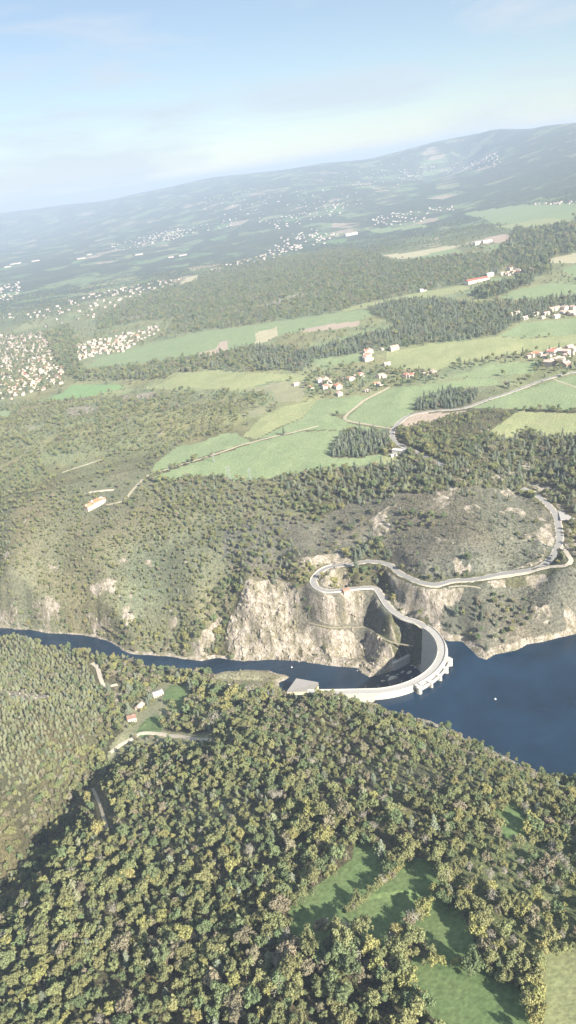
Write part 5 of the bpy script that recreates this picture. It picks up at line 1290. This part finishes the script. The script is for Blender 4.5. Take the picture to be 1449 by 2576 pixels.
for kk, (lst, nm, noun, stuff, slabel) in enumerate(((BROAD,'broadleaf_tree','broadleaf tree','broadleaf_forest','dense olive and yellowing broadleaf woods covering the slopes'),(PINE,'pine_tree','pine tree','pine_forest','blue green pine woods of the belt and plantations'),(SHRUB,'shrub','shrub','scrub','low brown and dark scrub of the heath and gorge slopes'))):
    idx = np.nonzero(TK == kk)[0]
    dist_ = np.linalg.norm(TX[idx]-np.array([0,0,CAM_H]), axis=1)
    inside_f = (TU[idx] > 5) & (TU[idx] < 1444) & (TV[idx] < 2600)
    sc_ = np.where(inside_f, TS_[idx]/dist_, 0); o_ = idx[np.argsort(-sc_)]; ind = list(o_[:300])
    for p in range(len(lst)):                  # every prototype shows up among the individuals
        if not (TP[ind] == p).any():
            c = o_[(TP[o_] == p)]
            if len(c): ind.append(c[0])
    rest = np.setdiff1d(idx, ind); q_lo, q_hi = np.quantile(TS_[ind], (.33, .67))
    for i in ind:
        p = TP[i]; fam, cm, tm = lst[p]; xyz = TX[i]
        hgt = 'tall' if TS_[i] > q_hi else 'small' if TS_[i] < q_lo else 'mid-sized'
        lb = f"{hgt} {FAMW[fam]} {noun} {where(i)}"
        if tm is None:
            o = bpy.data.objects.new(nm, cm); COL.objects.link(o); cr_ = o
        else:
            o = bpy.data.objects.new(nm, None); COL.objects.link(o)
            cr_ = bpy.data.objects.new('crown', cm); COL.objects.link(cr_); cr_.parent = o
            tr_ = bpy.data.objects.new('trunk', tm); COL.objects.link(tr_); tr_.parent = o
        o.location = xyz.tolist(); o.rotation_euler = (0, 0, TR[i]); s = float(TS_[i]); o.scale = (s, s, s)
        tag(o, lb, 'tree' if tm is not None else 'shrub', noun+'s '+where(i))
        PROTO.setdefault((kk, p), cr_)
    # the mass
    me = bpy.data.meshes.new(stuff); me.vertices.add(len(rest)); me.vertices.foreach_set('co', TX[rest].astype(np.float32).ravel())
    for an, dat in (('pid', TP[rest]), ):
        a = me.attributes.new(an, 'INT', 'POINT'); a.data.foreach_set('value', dat.astype(np.int32))
    a = me.attributes.new('sz', 'FLOAT', 'POINT'); a.data.foreach_set('value', TS_[rest].astype(np.float32))
    a = me.attributes.new('rz', 'FLOAT', 'POINT'); a.data.foreach_set('value', TR[rest].astype(np.float32))
    o = bpy.data.objects.new(stuff, me); COL.objects.link(o); tag(o, slabel, kind='stuff')
    ng = bpy.data.node_groups.new(stuff+'_nodes', 'GeometryNodeTree')
    ng.interface.new_socket('Geometry', in_out='INPUT', socket_type='NodeSocketGeometry'); ng.interface.new_socket('Geometry', in_out='OUTPUT', socket_type='NodeSocketGeometry')
    N, Lk = ng.nodes, ng.links; gi = N.new('NodeGroupInput'); go = N.new('NodeGroupOutput'); jn = N.new('GeometryNodeJoinGeometry')
    def na(nm_, t):
        q = N.new('GeometryNodeInputNamedAttribute'); q.data_type = t; q.inputs['Name'].default_value = nm_; return q.outputs['Attribute']
    pid_s, sz_s, rz_s = na('pid', 'INT'), na('sz', 'FLOAT'), na('rz', 'FLOAT')
    cx3 = N.new('ShaderNodeCombineXYZ'); Lk.new(rz_s, cx3.inputs['Z'])
    for p in range(len(lst)):
        if (kk, p) not in PROTO: continue
        oi = N.new('GeometryNodeObjectInfo'); oi.inputs['Object'].default_value = PROTO[(kk, p)]; oi.inputs['As Instance'].default_value = True; oi.transform_space = 'ORIGINAL'
        cmp = N.new('FunctionNodeCompare'); cmp.data_type = 'INT'; cmp.operation = 'EQUAL'; Lk.new(pid_s, cmp.inputs[2]); cmp.inputs[3].default_value = p
        io = N.new('GeometryNodeInstanceOnPoints'); Lk.new(gi.outputs[0], io.inputs['Points']); Lk.new(cmp.outputs['Result'], io.inputs['Selection'])
        Lk.new(oi.outputs['Geometry'], io.inputs['Instance']); Lk.new(cx3.outputs[0], io.inputs['Rotation']); Lk.new(sz_s, io.inputs['Scale'])
        Lk.new(io.outputs[0], jn.inputs[0])
    Lk.new(jn.outputs[0], go.inputs[0])
    md = o.modifiers.new('grow', 'NODES'); md.node_group = ng

# ------------------------------------------------------------------ haze: the hazy autumn air
hz = bpy.data.materials.new('hazy_air'); hz.use_nodes = True; n_, l_ = hz.node_tree.nodes, hz.node_tree.links; n_.clear()
pv = n_.new('ShaderNodeVolumePrincipled'); ho = n_.new('ShaderNodeOutputMaterial'); l_.new(pv.outputs[0], ho.inputs['Volume'])
pv.inputs['Color'].default_value = (.50,.60,.78,1); pv.inputs['Density'].default_value = 9.5e-5; pv.inputs['Anisotropy'].default_value = 0.0
mb = MB(); mb.box(-46000, 46000, -900, 50000, -60, max(CAM_H+12, float(GZ.max())+10))
tag(mb.build('haze', hz), kind='stuff')
